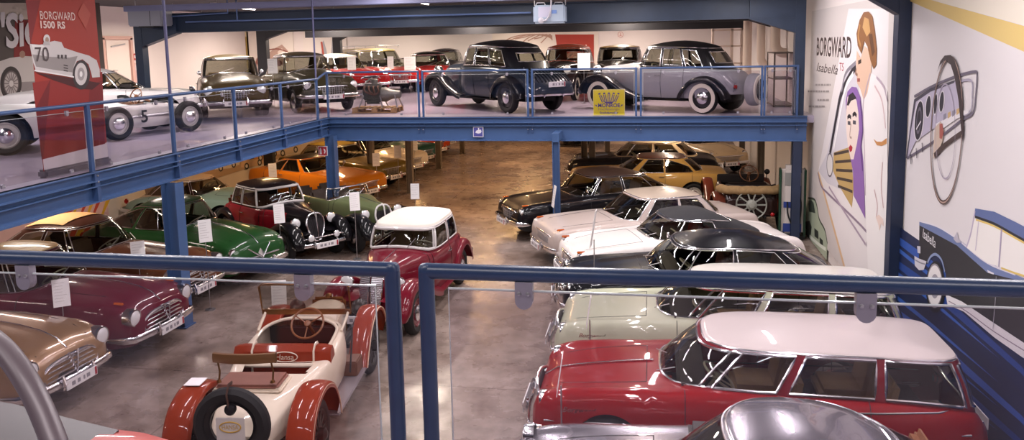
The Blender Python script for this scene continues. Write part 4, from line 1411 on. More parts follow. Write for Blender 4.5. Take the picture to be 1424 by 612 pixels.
# the man
A.poly(z5([(235, 262), (258, 236), (282, 250), (318, 300), (318, 1000), (258, 1000), (244, 640), (238, 500), (240, 330)]), 'ece6e6')
A.poly(z5([(217, 165), (230, 192), (242, 150), (254, 160), (266, 205), (264, 240), (252, 305), (240, 328), (229, 292), (218, 272), (215, 215)]), 'dcb8a0')
A.poly(z5([(240, 40), (256, 38), (268, 52), (276, 100), (283, 160), (281, 212), (272, 226), (262, 198), (252, 152), (242, 134), (232, 176), (220, 150), (216, 110), (226, 66)]), '8b5c34')
A.poly(z5([(242, 56), (256, 62), (262, 104), (250, 120), (236, 90)]), 'c79a62').poly(z5([(256, 112), (268, 110), (276, 170), (268, 186)]), '5f3b22').curve(z5([(228, 80), (222, 120), (230, 150)]), 'b98850', .07)
A.curve(z5([(222, 205), (232, 200)]), '4a362c', .07, False).curve(z5([(216, 225), (213, 240), (220, 246)]), '9a7460', .05).curve(z5([(219, 262), (228, 262)]), 'a3564c', .06, False)
A.curve(z5([(262, 240), (246, 300), (238, 360), (243, 500), (246, 640)]), 'b9a6b4', .045).curve(z5([(282, 252), (306, 285), (318, 330)]), 'b9a6b4', .045)
A.curve(z5([(276, 280), (300, 330), (312, 420)]), 'd6b9bc', .04)
A.poly(z5([(272, 455), (284, 464), (300, 464), (316, 452), (316, 470), (300, 478), (284, 476)]), 'c58a52')
A.curve(z3([(275, 150), (285, 200), (282, 240)]), 'c9a9ac', .04).curve(z3([(302, 60), (298, 140), (305, 210)]), 'c9a9ac', .04)
A.poly(z3([(280, 240), (290, 232), (304, 246), (306, 270), (298, 262), (292, 285), (288, 262)]), 'e6cfc6')
A.build('printed_picture', root)
def wtext(s, x0, y0, x1, y1, m, parent, X=XP - .002, **kw):
    a = at(x0, y1, X=X); b = at(x1, y1, X=X); t = at(x0, y0, X=X)
    return text(s, 'lettering', m, a, abs(b.y - a.y), t.z - a.z, (0, -1, 0), (0, 0, 1), parent, depth=0., **kw)
PINK = mat('print_brown', '4a3a38', .6)
wtext('BORGWARD', 1135.5, 52, 1183.5, 77.5, PINK, root, bold=.018)
wtext('Isabella', 1135.5, 87, 1165, 99, PINK, root, shear=.35)
wtext('TS', 1167, 87, 1173, 98, mat('print_red', 'b03a4a', .6), root)
L_ = Art(lambda x, y: at(x, y, X=XP - .002), (-1, 0, 0))
for y_, xa, xb in ((118, 1134, 1155), (127, 1123.5, 1154), (139, 1137, 1153), (148, 1125, 1148)):
    x_ = xa
    while x_ < xb - 1:
        w_ = random.uniform(2.0, 5)
        L_.poly([(x_, y_ - 1.3), (min(x_ + w_, xb), y_ - 1.3), (min(x_ + w_, xb), y_ + 1.3), (x_, y_ + 1.3)], '9a918f')
        x_ += w_ + .9
L_.build('small_print', root)

# ---- the large panel nearest to us on the right
root = empty('wall_poster', (0, 0, 0), 0, 'large white printed panel with a steering wheel above a black car', 'poster')
MB().box((3.60, 7.9, 3.15), (.03, 8.25, 6.2), bevel=.004).build('board', mat('print_dcd6d9', 'dcd6d9', .55), root, smooth=False)
A = Art(lambda x, y: at(x, y, X=XP), (-1, 0, 0))
z7 = zm(1230, 50, 2.448); z8 = zm(1230, 280, 3.062)
A.poly([(1266, -8), (1424, 36), (1480, 52), (1480, 92), (1424, 72), (1266, 2)], 'dcc07a').poly([(1266, -60), (1480, -60), (1480, 50), (1266, -8)], 'e6ddcf')
A.poly([(1240, 308), (1279, 335), (1330, 372), (1424, 470), (1500, 560), (1560, 760), (1240, 760), (1225, 420)], '16224a')
for a_ in range(9):
    y0 = 325 + a_ * 34
    A.poly([(1244, y0), (1290, y0 + 32), (1420, y0 + 150), (1500, y0 + 235), (1500, y0 + 252), (1420, y0 + 160), (1290, y0 + 46), (1244, y0 + 10)], ('2b52a6', '21428c', '141f44')[a_ % 3])
    A.poly([(1244, y0 + 15), (1300, y0 + 60), (1390, y0 + 140), (1300, y0 + 66), (1244, y0 + 21)], '355fb4')
# car
A.poly(z8([(150, 92), (148, 250), (185, 268), (200, 235), (222, 228), (245, 250), (262, 305), (266, 400), (330, 436), (480, 555), (640, 660), (760, 700), (760, 380), (600, 330), (440, 300), (310, 182)]), '25232b')
A.poly(z8([(262, 396), (330, 426), (470, 520), (640, 632), (760, 690), (760, 760), (640, 700), (470, 580), (340, 470), (270, 440)]), 'e4dfe4')
A.curve(z8([(275, 425), (350, 468), (470, 556), (620, 650)]), '8b7a8c', .012)
A.poly(z8([(150, 84), (232, 112), (330, 172), (490, 284), (600, 330), (760, 380), (760, 396), (590, 342), (440, 304), (310, 188), (150, 102)]), '6c7aa6')
A.curve(z8([(150, 84), (232, 110), (325, 168)]), 'dcd8e2', .02).curve(z8([(330, 176), (440, 262), (560, 312)]), 'd6d0dc', .022)
A.poly(z8([(388, 30), (470, 44), (560, 88), (680, 150), (760, 200), (760, 262), (680, 205), (560, 140), (470, 92), (386, 62)]), '5d6c9c')
A.poly(z8([(388, 66), (470, 94), (560, 142), (680, 208), (760, 262), (760, 370), (600, 322), (500, 282), (440, 262), (350, 196)]), 'e9e4e2')
A.curve(z8([(388, 66), (470, 96), (560, 146), (680, 212)]), '2b2a33', .03).curve(z8([(392, 78), (470, 106), (560, 156), (680, 222)]), 'd9bd6c', .022).curve(z8([(500, 284), (560, 306), (640, 330)]), 'd9bd6c', .02)
A.curve(z8([(388, 40), (372, 130), (352, 196)]), 'b9adc4', .03).curve(z8([(404, 84), (390, 210)]), 'c4b8cc', .02, False).curve(z8([(502, 118), (490, 280)]), 'a79bb4', .035, False)
A.poly(z8([(296, 160), (312, 130), (318, 158), (330, 176), (310, 176)]), 'b8b2c0')
A.poly(z8([(440, 292), (470, 306), (468, 312), (444, 304)]), 'd9d5de')
A.poly(z8([(130, 232), (150, 244), (182, 256), (170, 292), (150, 294), (132, 274)]), 'cdc9d2').curve(z8([(134, 250), (156, 262), (176, 268)]), '8b8896', .02)
A.poly(z8([(142, 190), (156, 192), (156, 222), (144, 220)]), 'c3bfca').curve(z8([(186, 262), (200, 236), (222, 226), (246, 250), (260, 300)]), '8593b8', .035)
A.ell(1230 + 220 / 3.062, 280 + 365 / 3.062, 13.5, 36, '17161b').ell(1230 + 217 / 3.062, 280 + 360 / 3.062, 11, 31, 'e6e1e2').ell(1230 + 217 / 3.062, 280 + 360 / 3.062, 11, 31, '8d8790', ring=.08)
A.ell(1230 + 218 / 3.062, 280 + 362 / 3.062, 6, 17, '9a95a0').ell(1230 + 218 / 3.062, 280 + 362 / 3.062, 3.6, 11, 'd9d6dc')
A.curve(z8([(480, 320), (478, 400), (466, 545)]), 'a9a5b2', .012)
# dashboard and steering wheel
A.poly(z7([(104, 216), (160, 178), (245, 150), (262, 190), (258, 262), (160, 322), (108, 360), (82, 416), (86, 330)]), 'b9b1c6')
A.poly(z7([(104, 216), (160, 178), (245, 150), (240, 160), (160, 190), (110, 224), (92, 330), (80, 418), (76, 416)]), '4a4452')
A.curve(z7([(104, 206), (160, 174), (240, 140), (308, 122), (318, 134), (314, 200), (304, 262), (262, 290), (176, 356), (80, 416)]), '6a6272', .035).curve(z7([(250, 156), (298, 152), (302, 200), (296, 256), (258, 274)]), 'a59eb0', .03)
A.poly(z7([(176, 300), (250, 262), (290, 248), (290, 262), (250, 282), (180, 330)]), 'e2dde2')
for q in range(4):
    A.poly(z7([(204 + q * 15, 268 - q * 6), (214 + q * 15, 262 - q * 6), (214 + q * 15, 280 - q * 6), (204 + q * 15, 288 - q * 6)]), 'c8a878' if q % 2 else '8d8898')
for cx, cy, a_, b_ in ((121, 288, 14, 66), (153, 240, 8, 36), (178, 232, 5, 34), (199, 224, 7, 34)):
    A.ell(1230 + cx / 2.448, 50 + cy / 2.448, (a_ + 3) / 2.448, (b_ + 4) / 2.448, 'dcd6de', .08).ell(1230 + cx / 2.448, 50 + cy / 2.448, a_ / 2.448, b_ / 2.448, '2e2a34', .08)
A.ell(1230 + 121 / 2.448, 50 + 288 / 2.448, 3.4, 19, '6c6674', .08, ring=.25).curve(z7([(112, 318), (128, 290)]), 'e6e2e6', .02, False)
for q in range(3):
    A.curve(z7([(92 + q * 20, 400 - q * 18), (94 + q * 20, 436 - q * 20)]), '4a4452', .03, False)
A.poly(z7([(176, 312), (196, 290), (206, 320), (202, 360), (186, 396), (170, 420), (172, 366)]), 'c9b4a6').poly(z7([(172, 400), (200, 370), (240, 340), (272, 318), (274, 336), (240, 358), (206, 384), (176, 418)]), '4a3a38')
A.poly(z7([(192, 300), (202, 298), (206, 330), (200, 352), (192, 348)]), 'a65a52')
A.ell(1230 + 212 / 2.448, 50 + 325 / 2.448, 14, 67, 'a79cae', ring=.035)
A.ell(1318.5, 181, 22.5, 104, '54403e', .05, ring=.06)
A.ell(1318.5, 181, 21.8, 102, 'b89c92', .05, ring=.018)
W = zm(1100, 0, 2.355)
A.poly(W([(508, 182), (528, 180), (542, 200), (552, 240), (566, 330), (572, 420), (568, 470), (562, 420), (554, 330), (540, 250), (528, 212), (508, 196), (492, 214), (482, 240), (494, 200)]), '3e3032')
A.build('printed_picture', root)
a = at(1283, 322, X=XP - .012); b = at(1302, 338, X=XP - .012)
text('Isabella', 'lettering', mat('print_white', 'e6e2e8', .6), at(1283, 330, X=XP - .012), .5, .13, (0, -(a.y - b.y), b.z - a.z), (0, .2, 1), root, .35, 0.)

# ---- low wall graphics behind the left row
def board_left(name, label, x0, x1, yt, yb, X, cat='poster'):
    a, b = at(x0, yt, X=X), at(x1, yt, X=X)
    return a, b
XL = -13.98
root = empty('wall_poster', (0, 0, 0), 0, 'banner of red, yellow and pink curved stripes low on the left wall', 'poster')
MB().box((XL, 15.8, 1.35), (.02, 4.6, 1.9)).build('board', mat('print_d9b2b0', 'd9b2b0', .6), root, smooth=False)
A = Art(lambda x, y: at(x, y, X=XL + .012), (1, 0, 0))
zL = zm(20, 230, 6.12)
for x_, c_ in ((480, 'd8a832'), (545, 'b8402c'), (600, 'd8a832'), (650, 'b8402c'), (725, 'd8a832')):
    A.poly(zL([(x_ + 70, 250), (x_ + 62 + 48, 250), (x_ + 40, 400), (x_ + 20, 480), (x_ - 40, 620), (x_ - 90, 620), (x_ - 20, 480), (x_ + 20, 400)]), c_)
A.poly(zL([(180, 430), (330, 350), (420, 400), (500, 340), (520, 370), (450, 420), (400, 430), (330, 395), (300, 450), (240, 460), (170, 452)]), 'b8402c').poly(zL([(390, 382), (470, 350), (500, 352), (450, 378), (410, 388)]), 'd8a832')
A.build('printed_picture', root)
root = empty('wall_poster', (0, 0, 0), 0, 'printed wall picture of small cream and tan cars behind the beige-roofed sedan', 'poster')
MB().box((XL, 25.3, 1.42), (.02, 6.0, 1.8)).build('board', mat('print_b89a7c', 'b89a7c', .6), root, smooth=False)
A = Art(lambda x, y: at(x, y, X=XL + .012), (1, 0, 0))
for cx, cy, k_, c_, d_ in ((316, 229, 1., 'ddd0c2', 0), (352, 226, 1., 'd6b08c', 1), (372, 214, 1.1, 'c98a4a', 0), (402, 208, 1., 'd8c4b0', 1)):
    A.poly([(cx - 17 * k_, cy + 7 * k_), (cx - 17 * k_, cy), (cx - 8 * k_, cy - 4 * k_), (cx - 3 * k_, cy - 11 * k_), (cx + 8 * k_, cy - 13 * k_), (cx + 13 * k_, cy - 8 * k_), (cx + 18 * k_, cy - 6 * k_), (cx + 17 * k_, cy), (cx + 4, cy + 5 * k_)], c_)
    A.poly([(cx - 5 * k_, cy - 4 * k_), (cx - 1 * k_, cy - 9 * k_), (cx + 7 * k_, cy - 11 * k_), (cx + 10 * k_, cy - 7 * k_)], '4a4038')
    A.ell(cx - 9 * k_, cy + 5 * k_, 3.2, 4.6, '3a322e').ell(cx + 9 * k_, cy, 3.0, 4.4, '3a322e').ell(cx - 9 * k_, cy + 5 * k_, 1.7, 2.6, 'd8d0c8').ell(cx + 9 * k_, cy, 1.6, 2.5, 'd8d0c8')
A.build('printed_picture', root)
# ================================================================== the cream and red open tourer, seen from behind
def tourer():
    root = empty('touring_car', label='cream open vintage tourer with red wings, seen from behind', cat='car')
    CR = paint('e6d8c4'); RD = paint('8c3520'); BRASS = mat('brass', '8a6238', .3, .9); LEA = mat('leather_brown', '8a5a4c', .5, noise=.1, scale=12)
    rows = [(.10, .97, .93, .19, .25, .76, .46), (.5, 1.0, .96, .24, .30, .76, .44), (.95, 1.04, .99, .31, .385, .76, .42), (1.2, 1.08, 1.0, .44, .53, .77, .41), (1.5, .99, .965, .53, .615, .76, .40),
            (1.9, .90, .90, .55, .635, .73, .40), (2.15, .86, .87, .53, .62, .70, .41), (2.5, .84, .83, .45, .56, .66, .42), (2.9, .82, .79, .37, .47, .62, .44), (3.3, .77, .72, .30, .38, .58, .46), (3.52, .62, .60, .24, .30, .53, .47)]
    b = Body(3.7, rows, 1, 1, .0)
    hole = lambda s, y: (1.24 < s < 1.97 and abs(y) < .50) or (2.14 < s < 2.46 and abs(y) < .40)
    b.shell(root, CR, (), hole, n=70)
    underbody(root, b, .3, 3.3, .24, .36, .5)
    MB().box((b.X(1.75), 0, .46), (1.2, .95, .05)).build('cockpit_floor', DARK, root, smooth=False)
    # rounded cockpit rims
    rim = []
    for i in range(48):
        t = 2 * pi * i / 48
        s = 1.60 + .37 * (1 if cos(t) > 0 else -1) * abs(cos(t)) ** .5; y = .50 * (1 if sin(t) > 0 else -1) * abs(sin(t)) ** .5
        rim.append(b.top(s, y, .006))
    MB().tube(rim, .022, 8, closed=True).build('cockpit_rim', CR, root)
    # dash and inner trim
    MB().box((b.X(1.27), 0, .88), (.05, .9, .24), bevel=.02).build('dashboard', mat('dash_black', '1d1716', .6), root)
    # front seat back: red, with two cream straps and the oval badge
    k = MB()
    prof = [(.11, .56), (.125, .8), (.10, .95), (.04, 1.03), (-.04, 1.035), (-.10, .98), (-.12, .8), (-.125, .56)]
    rows_ = []
    for i in range(13):
        y = -.60 + 1.2 * i / 12
        e = 1 - .0 * abs(y)
        rows_.append([(b.X(2.02) + px * (.75 if i in (0, 12) else 1), y, .56 + (pz - .56) * (.96 if i in (0, 12) else 1)) for px, pz in prof])
    k.grid(rows_); n_ = len(prof)
    k.poly(rows_[0]); k.poly(rows_[-1])
    sb = k.build('seat_back', RD, root)
    for y in (-.40, .36):
        MB().tube([(b.X(2.02) + px * 1.06, y, pz + .01) for px, pz in prof], .024, 8, flat=.5).build('strap', CR, sb)
    ov = MB()
    ov.add([(b.X(2.02) - .128, .155 * cos(2 * pi * i / 32) - .05, .925 + .062 * sin(2 * pi * i / 32)) for i in range(32)], [tuple(range(32))])
    bo = ov.build('badge', RD, sb, smooth=False)
    MB().tube([(b.X(2.02) - .13, .155 * cos(2 * pi * i / 32) - .05, .925 + .062 * sin(2 * pi * i / 32)) for i in range(32)], .006, 6, closed=True).build('badge_rim', mat('cream_line', 'e6d8c4', .5), bo)
    text('Hansa', 'lettering', MATS['cream_line'], (b.X(2.02) - .1315, .06, .89), .22, .07, (0, -1, 0), (0, 0, 1), bo, .1)
    MB().box((b.X(1.86), 0, .66), (.30, 1.0, .14), bevel=.05).build('seat', LEA, root)
    # cream cross bar behind the seat
    MB().tube([b.top(2.2, y, -.015) for y in (-.42, -.3, 0, .3, .42)], .028, 8).build('cross_rail', CR, root)
    # rear seat with its brass rail
    MB().box((b.X(2.72), .13, .835), (.42, .78, .055), bevel=.02).build('seat_board', CR, root)
    MB().box((b.X(2.72), .13, .875), (.40, .72, .06), bevel=.026).build('rear_seat', LEA, root)
    r_ = MB()
    for y in (-.17, .44):
        r_.tube([(b.X(2.90), y, .93), (b.X(2.86), y + .0, 1.05), (b.X(2.84), y + .04, 1.22)], .011, 8)
        r_.lathe([(.03, 0), (.02, .03), (0, .035)], (b.X(2.90), y, .935), (0, 0, 1), 10)
    rr = r_.build('rail_posts', BRASS, root)
    pts = [(b.X(2.84) - .05 * (1 - q * q), .155 + .36 * q, 1.20) for q in [-1 + i / 6 for i in range(13)]]
    rows_ = [[(p[0] - .02, p[1], p[2] + .055) for p in pts], [(p[0] - .03, p[1], p[2]) for p in pts], [(p[0] - .02, p[1], p[2] - .05) for p in pts], [(p[0] + .02, p[1], p[2] - .05) for p in pts], [(p[0] + .02, p[1], p[2] + .055) for p in pts]]
    MB().grid([list(q) for q in zip(*rows_)], cu=True).build('backrest', mat('brass_wood', '7d5836', .4, .3), root)
    # windscreen
    w = MB(); x0 = b.X(1.12)
    fr = [(x0 + .02, -.60, 1.12), (x0 - .06, -.60, 1.50), (x0 - .06, -.56, 1.53), (x0 - .06, .56, 1.53), (x0 - .06, .60, 1.50), (x0 + .02, .60, 1.12)]
    w.tube(fr, .017, 8, closed=True)
    w.bar((x0 + .02, -.6, 1.13), (x0 + .02, .6, 1.13), .03, .07)
    wf = w.build('windshield_frame', BRASS, root)
    MB().add([(x0 + .02, -.59, 1.13), (x0 - .06, -.59, 1.52), (x0 - .06, .59, 1.52), (x0 + .02, .59, 1.13)], [(0, 1, 2, 3)]).build('windshield', GLASS, wf)
    for y in (-.56, .56):
        MB().tube([(x0 - .3, y * .98, .98), (x0 - .05, y, 1.08), (x0 + .03, y, 1.13)], .018, 6).build('windshield_stay', CR, wf)
    steering(root, b, 1.52, -.14, 1.12, .205, .75, mat('wood_rim', '7d5032', .35), rim=.014)
    # bonnet louvres, oval badge and radiator
    for sg in (1, -1):
        k = MB()
        for i in range(7):
            s = .38 + i * .085
            k.bar(b.side(s, .92, sg, .005), b.side(s, .66, sg, .006), .03, .014, (0, sg, 0))
        k.build('louvres', CR, root, smooth=False)
    bo = MB().add([b.top(.78 + .05 * sin(2 * pi * i / 28), .12 * cos(2 * pi * i / 28), .008) for i in range(28)], [tuple(range(28))]).build('badge', mat('badge_cream', 'd9c8ac', .4), root, smooth=False)
    MB().tube([b.top(.78 + .05 * sin(2 * pi * i / 28), .12 * cos(2 * pi * i / 28), .01) for i in range(28)], .007, 6, closed=True).build('badge_rim', mat('badge_dark', '4a2a22', .4), bo)
    MB().box((b.X(.07), 0, .72), (.09, .50, .56), bevel=.05).build('radiator', BRASS, root)
    MB().lathe([(.05, 0), (.05, .03), (.03, .05), (0, .055)], (b.X(.08), 0, 1.0), (0, 0, 1), 14).build('radiator_cap', BRASS, root)
    for sg in (1, -1):
        headlight(root, (b.X(.12), sg * .46, .86), .115, pod=True, ring=mat('lamp_black', '2a2622', .35, .4))
        MB().tube([(b.X(.2), sg * .46, .78), (b.X(.25), sg * .36, .56)], .02, 8).build('lamp_stem', BLACK, root)
    # wheels, wings, boards
    for s in (.42, 3.02):
        for sg in (1, -1):
            wheel(root, b.X(s), sg * .72, .39, .12, 'spoke', '2c2826')
        MB().tube([(b.X(s), -.66, .39), (b.X(s), .66, .39)], .04, 8).build('axle', BLACK, root)
    W_ = [(-.12, .40), (-.08, .62), (.10, .84), (.42, .93), (.76, .80), (1.0, .56), (1.14, .36)]
    R_ = [(2.44, .36), (2.50, .58), (2.68, .82), (3.0, .93), (3.34, .84), (3.52, .62), (3.58, .42)]
    wing(root, b, W_, .66, .27, RD, 'front_wing', .04, .04)
    wing(root, b, R_, .66, .30, RD, 'rear_wing', .045, .04)
    for sg in (1, -1):
        for P_ in (W_, R_):
            q = catmull([(b.X(s), sg * .80, z) for s, z in P_], 5)
            MB().tube(q, .009, 6).build('wing_beading', mat('beading', 'c9a890', .4), root)
        MB().box((b.X(1.75), sg * .64, .36), (1.5, .30, .03), bevel=.01).build('running_board', mat('board_steel', '8a8084', .4, .3), root)
    MB().box((b.X(1.3), -.64, .47), (.30, .2, .2), bevel=.015).build('tool_box', mat('box_wood', '6a4028', .5), root)
    MB().tube([(b.X(1.5), -.66, .45), (b.X(1.35), -.66, .8), (b.X(1.3), -.66, 1.0)], .012, 6).lathe([(0, -.02), (.025, 0), (0, .03)], (b.X(1.3), -.66, 1.0), (0, 0, 1), 10).build('brake_lever', BLACK, root)
    k = MB()
    for sg in (1, -1):
        k.bar((b.X(0), sg * .3, .42), (b.X(3.4), sg * .3, .42), .05, .07)
    k.build('frame_rails', BLACK, root, smooth=False)
    # spare wheel with strap, tail lamp and oval plate
    c = (b.X(3.55), .02, .78); R0 = .40
    o = MB().lathe([(R0 * .70, .0), (R0 * .74, -.03), (R0 * .9, -.045), (R0, 0), (R0 * 1.0, .06), (R0 * .9, .1), (R0 * .72, .09), (R0 * .70, .0)], c, (-1, 0, 0), 40).build('spare_wheel', TYRE, root)
    MB().lathe([(R0 * .72, .06), (R0 * .6, .03), (R0 * .57, .05), (R0 * .56, .02)], c, (-1, 0, 0), 36).build('rim', BLACK, o)
    k = MB().tube([(c[0] + .03, .02, c[2] + .43), (c[0] - .06, .02, c[2] + .44), (c[0] - .12, .02, c[2] + .36), (c[0] - .11, .01, c[2] + .22)], .022, 6, flat=.4)
    k.build('strap', mat('old_leather', '4a3026', .7), o)
    pl = MB().box((c[0] - .12, 0, c[2] - .10), (.012, .30, .44), bevel=.02).build('number_plate', mat('plate_cream', 'd9d3cf', .5), o)
    YE = mat('print_yellow', 'c9a246', .5)
    MB().tube([(c[0] - .127, .11 * cos(2 * pi * i / 30), c[2] + .02 + .055 * sin(2 * pi * i / 30)) for i in range(30)], .007, 6, closed=True).build('badge', YE, pl)
    text('HANSA', 'lettering', YE, (c[0] - .1275, .085, c[2] - .005), .17, .05, (0, -1, 0), (0, 0, 1), pl, 0, .001)
    MB().lathe([(.0, -.03), (.05, -.02), (.062, .03), (.05, .06), (0, .07)], (c[0] - .07, .0, c[2] + .19), (-1, 0, .2), 16).build('tail_light', BLACK, o)
    MB().box((b.X(3.0), .66, .985), (.2, .18, .008)).build('paper_sheet', WHITEP, None, smooth=False)
    return root, b
root, b = tourer()
a_ = radians(97); root.rotation_euler = (0, 0, a_)
TX, TY = -4.46, 8.83
root.location = (TX, TY, 0)
ps = bpy.data.objects['paper_sheet']
ps.rotation_euler = (0, 0, a_); ps.location = (TX, TY, 0)
tag(ps, 'blank white sheet lying on the left rear wing of the cream tourer', 'sheet')

# ================================================================== brown open tourer by the right wall, seen from behind
def old_tourer(x, y, deg):
    root = empty('touring_car', label='old dark brown open tourer with a folded tan hood', cat='car')
    BR = paint('2a1714'); RB = paint('5c2a1e'); TAN = mat('tan_canvas', 'a8875c', .85, noise=.2, scale=14, bump=.5)
    rows = [(.08, .95, .9, .22, .28, .74, .46), (1.0, 1.02, .97, .32, .4, .76, .42), (1.25, 1.06, 1.0, .5, .6, .76, .42), (1.7, 1.02, 1.0, .58, .66, .76, .42), (2.6, 1.02, 1.0, .58, .66, .76, .42), (2.95, 1.02, 1.0, .54, .62, .72, .44), (3.08, .84, .82, .5, .58, .66, .46)]
    b = Body(3.2, rows, 1, 1, .0)
    b.shell(root, BR, (), lambda s, y: 1.3 < s < 2.85 and abs(y) < .52, n=40)
    MB().box((b.X(2.0), 0, .5), (1.6, 1.0, .05)).build('cockpit_floor', DARK, root, smooth=False)
    seats(root, b, (2.0, 2.7), .78, '2a1c18', .5, False)
    # dash, wheel and upright lever lamp
    MB().box((b.X(1.32), 0, 1.05), (.06, 1.15, .22), bevel=.02).build('dashboard', mat('dash_dark', '3a1c14', .5), root)
    steering(root, b, 1.62, -.16, 1.22, .22, .6, mat('wood_rim', '6a3a24', .35), rim=.014)
    o = MB().tube([(b.X(1.3), -.62, 1.0), (b.X(1.3), -.64, 1.2)], .012, 6).lathe([(0, -.06), (.05, -.03), (.07, .03), (0, .05)], (b.X(1.3), -.64, 1.22), (-1, 0, 0), 12).build('side_lamp', BLACK, root)
    # folded hood: a soft roll wrapped round the back
    path = []
    for i in range(25):
        q = -1 + 2 * i / 24
        path.append((b.X(3.02) - .10 * (1 - q * q) + .5 * max(0, abs(q) - .7) / .3 * .5, .74 * (q if abs(q) < .9 else q), 1.05 + .006 * sin(i * 1.1)))
    MB().tube(path, [.05] + [.10 + .004 * sin(i * 2.3) for i in range(1, 24)] + [.05], 12, flat=1.25).build('folded_hood', TAN, root)
    MB().tube([(p[0] + .1, p[1] * .9, 1.13) for p in path[2:-2]], .03, 8).build('hood_cover', mat('dark_leather', '1d1412', .5), root)
    for s in (.5, 2.7):
        for sg in (1, -1):
            wheel(root, b.X(s), sg * .78, .39, .12, 'spoke', '8c8c84')
        MB().tube([(b.X(s), -.7, .39), (b.X(s), .7, .39)], .04, 8).build('axle', BLACK, root)
    wing(root, b, [(-.1, .42), (.05, .72), (.4, .9), (.8, .78), (1.1, .5), (1.3, .36)], .72, .26, RB, 'front_wing', .04, .04)
    wing(root, b, [(2.1, .36), (2.2, .6), (2.45, .84), (2.75, .9), (3.05, .78), (3.2, .5)], .72, .28, RB, 'rear_wing', .05, .05)
    for sg in (1, -1):
        MB().box((b.X(1.7), sg * .68, .36), (.95, .26, .03)).build('running_board', BLACK, root, smooth=False)
    k = MB()
    for sg in (1, -1): k.bar((b.X(0), sg * .3, .42), (b.X(3.1), sg * .3, .42), .05, .07)
    k.build('frame_rails', BLACK, root, smooth=False)
    # bare spare wheel on the tail
    c = Vector((b.X(3.15), .02, .72)); G = mat('spoke_grey', '9a9a90', .5)
    k = MB().lathe([(.34, .0), (.355, .03), (.34, .06), (.32, .03), (.34, 0)], c, (-1, 0, 0), 36)
    for i in range(10):
        t = 2 * pi * i / 10
        k.bar(c + Vector((-.03, .05 * cos(t), .05 * sin(t))), c + Vector((-.03, .33 * cos(t), .33 * sin(t))), .03, .028, (1, 0, 0))
    o = k.build('spare_wheel', G, root)
    MB().lathe([(.12, .0), (.12, .06), (.07, .09), (.06, .12), (0, .125)], c, (-1, 0, 0), 20).build('hub', G, o)
    MB().lathe([(0, -.02), (.04, 0), (.045, .04), (0, .06)], (b.X(3.15), -.45, .50), (-1, 0, 0), 12).build('tail_light', mat('red_glass', 'b01c20', .25), root)
    a = radians(deg); root.rotation_euler = (0, 0, a); root.location = (x, y, 0); root.scale = (.95, 1.03, 1.03)
old_tourer(2.25, 20.62, 93)

# ================================================================== petrol pump
root = empty('petrol_pump', (3.2, 18.98, 0), radians(-95), 'old white and green petrol pump with a black hose by the right wall', 'petrol pump')
PW = paint('d6ccc6'); PG = paint('2c4a3a')
k = MB().box((0, 0, .9), (.34, .5, 1.66), bevel=.09).build('housing', PW, root)
MB().box((0, .27, .85), (.36, .05, 1.6), bevel=.02).build('side_panel', PG, root); MB().box((0, -.27, .85), (.36, .05, 1.6), bevel=.02).build('side_panel', PG, root)
MB().box((.17, 0, 1.42), (.02, .36, .3), bevel=.005).build('dial_window', mat('dial', '8c8a86', .3), root)
MB().box((.172, 0, .82), (.012, .4, .14)).build('blue_band', mat('band_blue', '2c3f86', .4), root, smooth=False); MB().box((.172, 0, .28), (.012, .4, .2)).build('blue_band', mat('band_blue', '2c3f86', .4), root, smooth=False)
MB().box((0, 0, .05), (.4, .56, .1), bevel=.02).build('base', BLACK, root)
k = MB().tube(catmull([(.2, .16, 1.02), (.27, .18, .8), (.28, .14, .45), (.27, .02, .35), (.26, -.1, .6), (.22, -.12, .9)], 6), .018, 8)
k.build('hose', mat('hose_rubber', '1a191b', .6), root)
MB().tube([(.21, .16, 1.0), (.23, .12, 1.12), (.24, .06, 1.2)], .02, 8).build('nozzle', BLACK, root)

# ================================================================== information stands between the cars
def stand(x, y, deg, h, label, w=.21, hh=.31, scale=1.):
    r = empty('info_stand', (x, y, 0), radians(deg), label, 'sign', 'information stands beside the cars')
    MB().lathe([(.09, 0), (.09, .012), (.03, .02)], (0, 0, 0), (0, 0, 1), 20).build('base', STEEL, r)
    MB().tube([(0, 0, .01), (0, 0, h - hh * .3)], .008, 8).build('pole', STEEL, r)
    R = Matrix.Rotation(-.15, 3, 'Y')
    c = MB().box((0, 0, 0), (.008, w, hh)).build('card', WHITEP, r, smooth=False)
    c.location = (.012, 0, h); c.rotation_euler = (0, -.15, 0)
    k = MB()
    for i in range(7):
        ww = w * random.uniform(.45, .8)
        k.box((.0045, -w * .1 + (w * .8 - ww) / 2 * -1 + w * .1, hh * (.36 - i * .11)), (.001, ww, hh * .018))
    k.build('printed_lines', mat('print_lightgrey', 'cfcacc', .6), c, smooth=False)
    return r
# ================================================================== cars on the upper galleries
def front_at(x, y, h, Y=None):
    p = at(x, y, Z=DECK + h) if Y is None else at(x, y, Y=Y)
    return p.x, p.y
BIG = [(.48, 1.02, .95, .17, .24, .74, .42), (.57, 1.05, .98, .19, .26, .74, .42), (1.05, 1.09, 1.02, .28, .36, .76, .40), (1.70, 1.13, 1.06, .45, .57, .78, .36), (2.05, 1.11, 1.05, .57, .68, .78, .34),
       (3.2, 1.09, 1.04, .62, .72, .78, .34), (3.7, 1.06, 1.01, .59, .69, .74, .38), (4.1, .96, .92, .50, .61, .68, .44), (4.35, .72, .70, .42, .52, .60, .48)]
BG = dict(rows=BIG, L=4.5, z=DECK, wb=2.9, sf=.78, wr=.36, f0=1.80, r0=4.02, f1=2.02, r1=3.62, hb=.66, ht=.56, zr=1.54, zrr=1.50, crown=.12, nr=3.2, sides=((1.98, 2.55), (2.62, 3.18), (3.24, 3.66)), svt=[.88] * 4 + [.86, .8], yw=.60, ww=.32, rwq=.62, hl=(.6, .46, .92, .12))
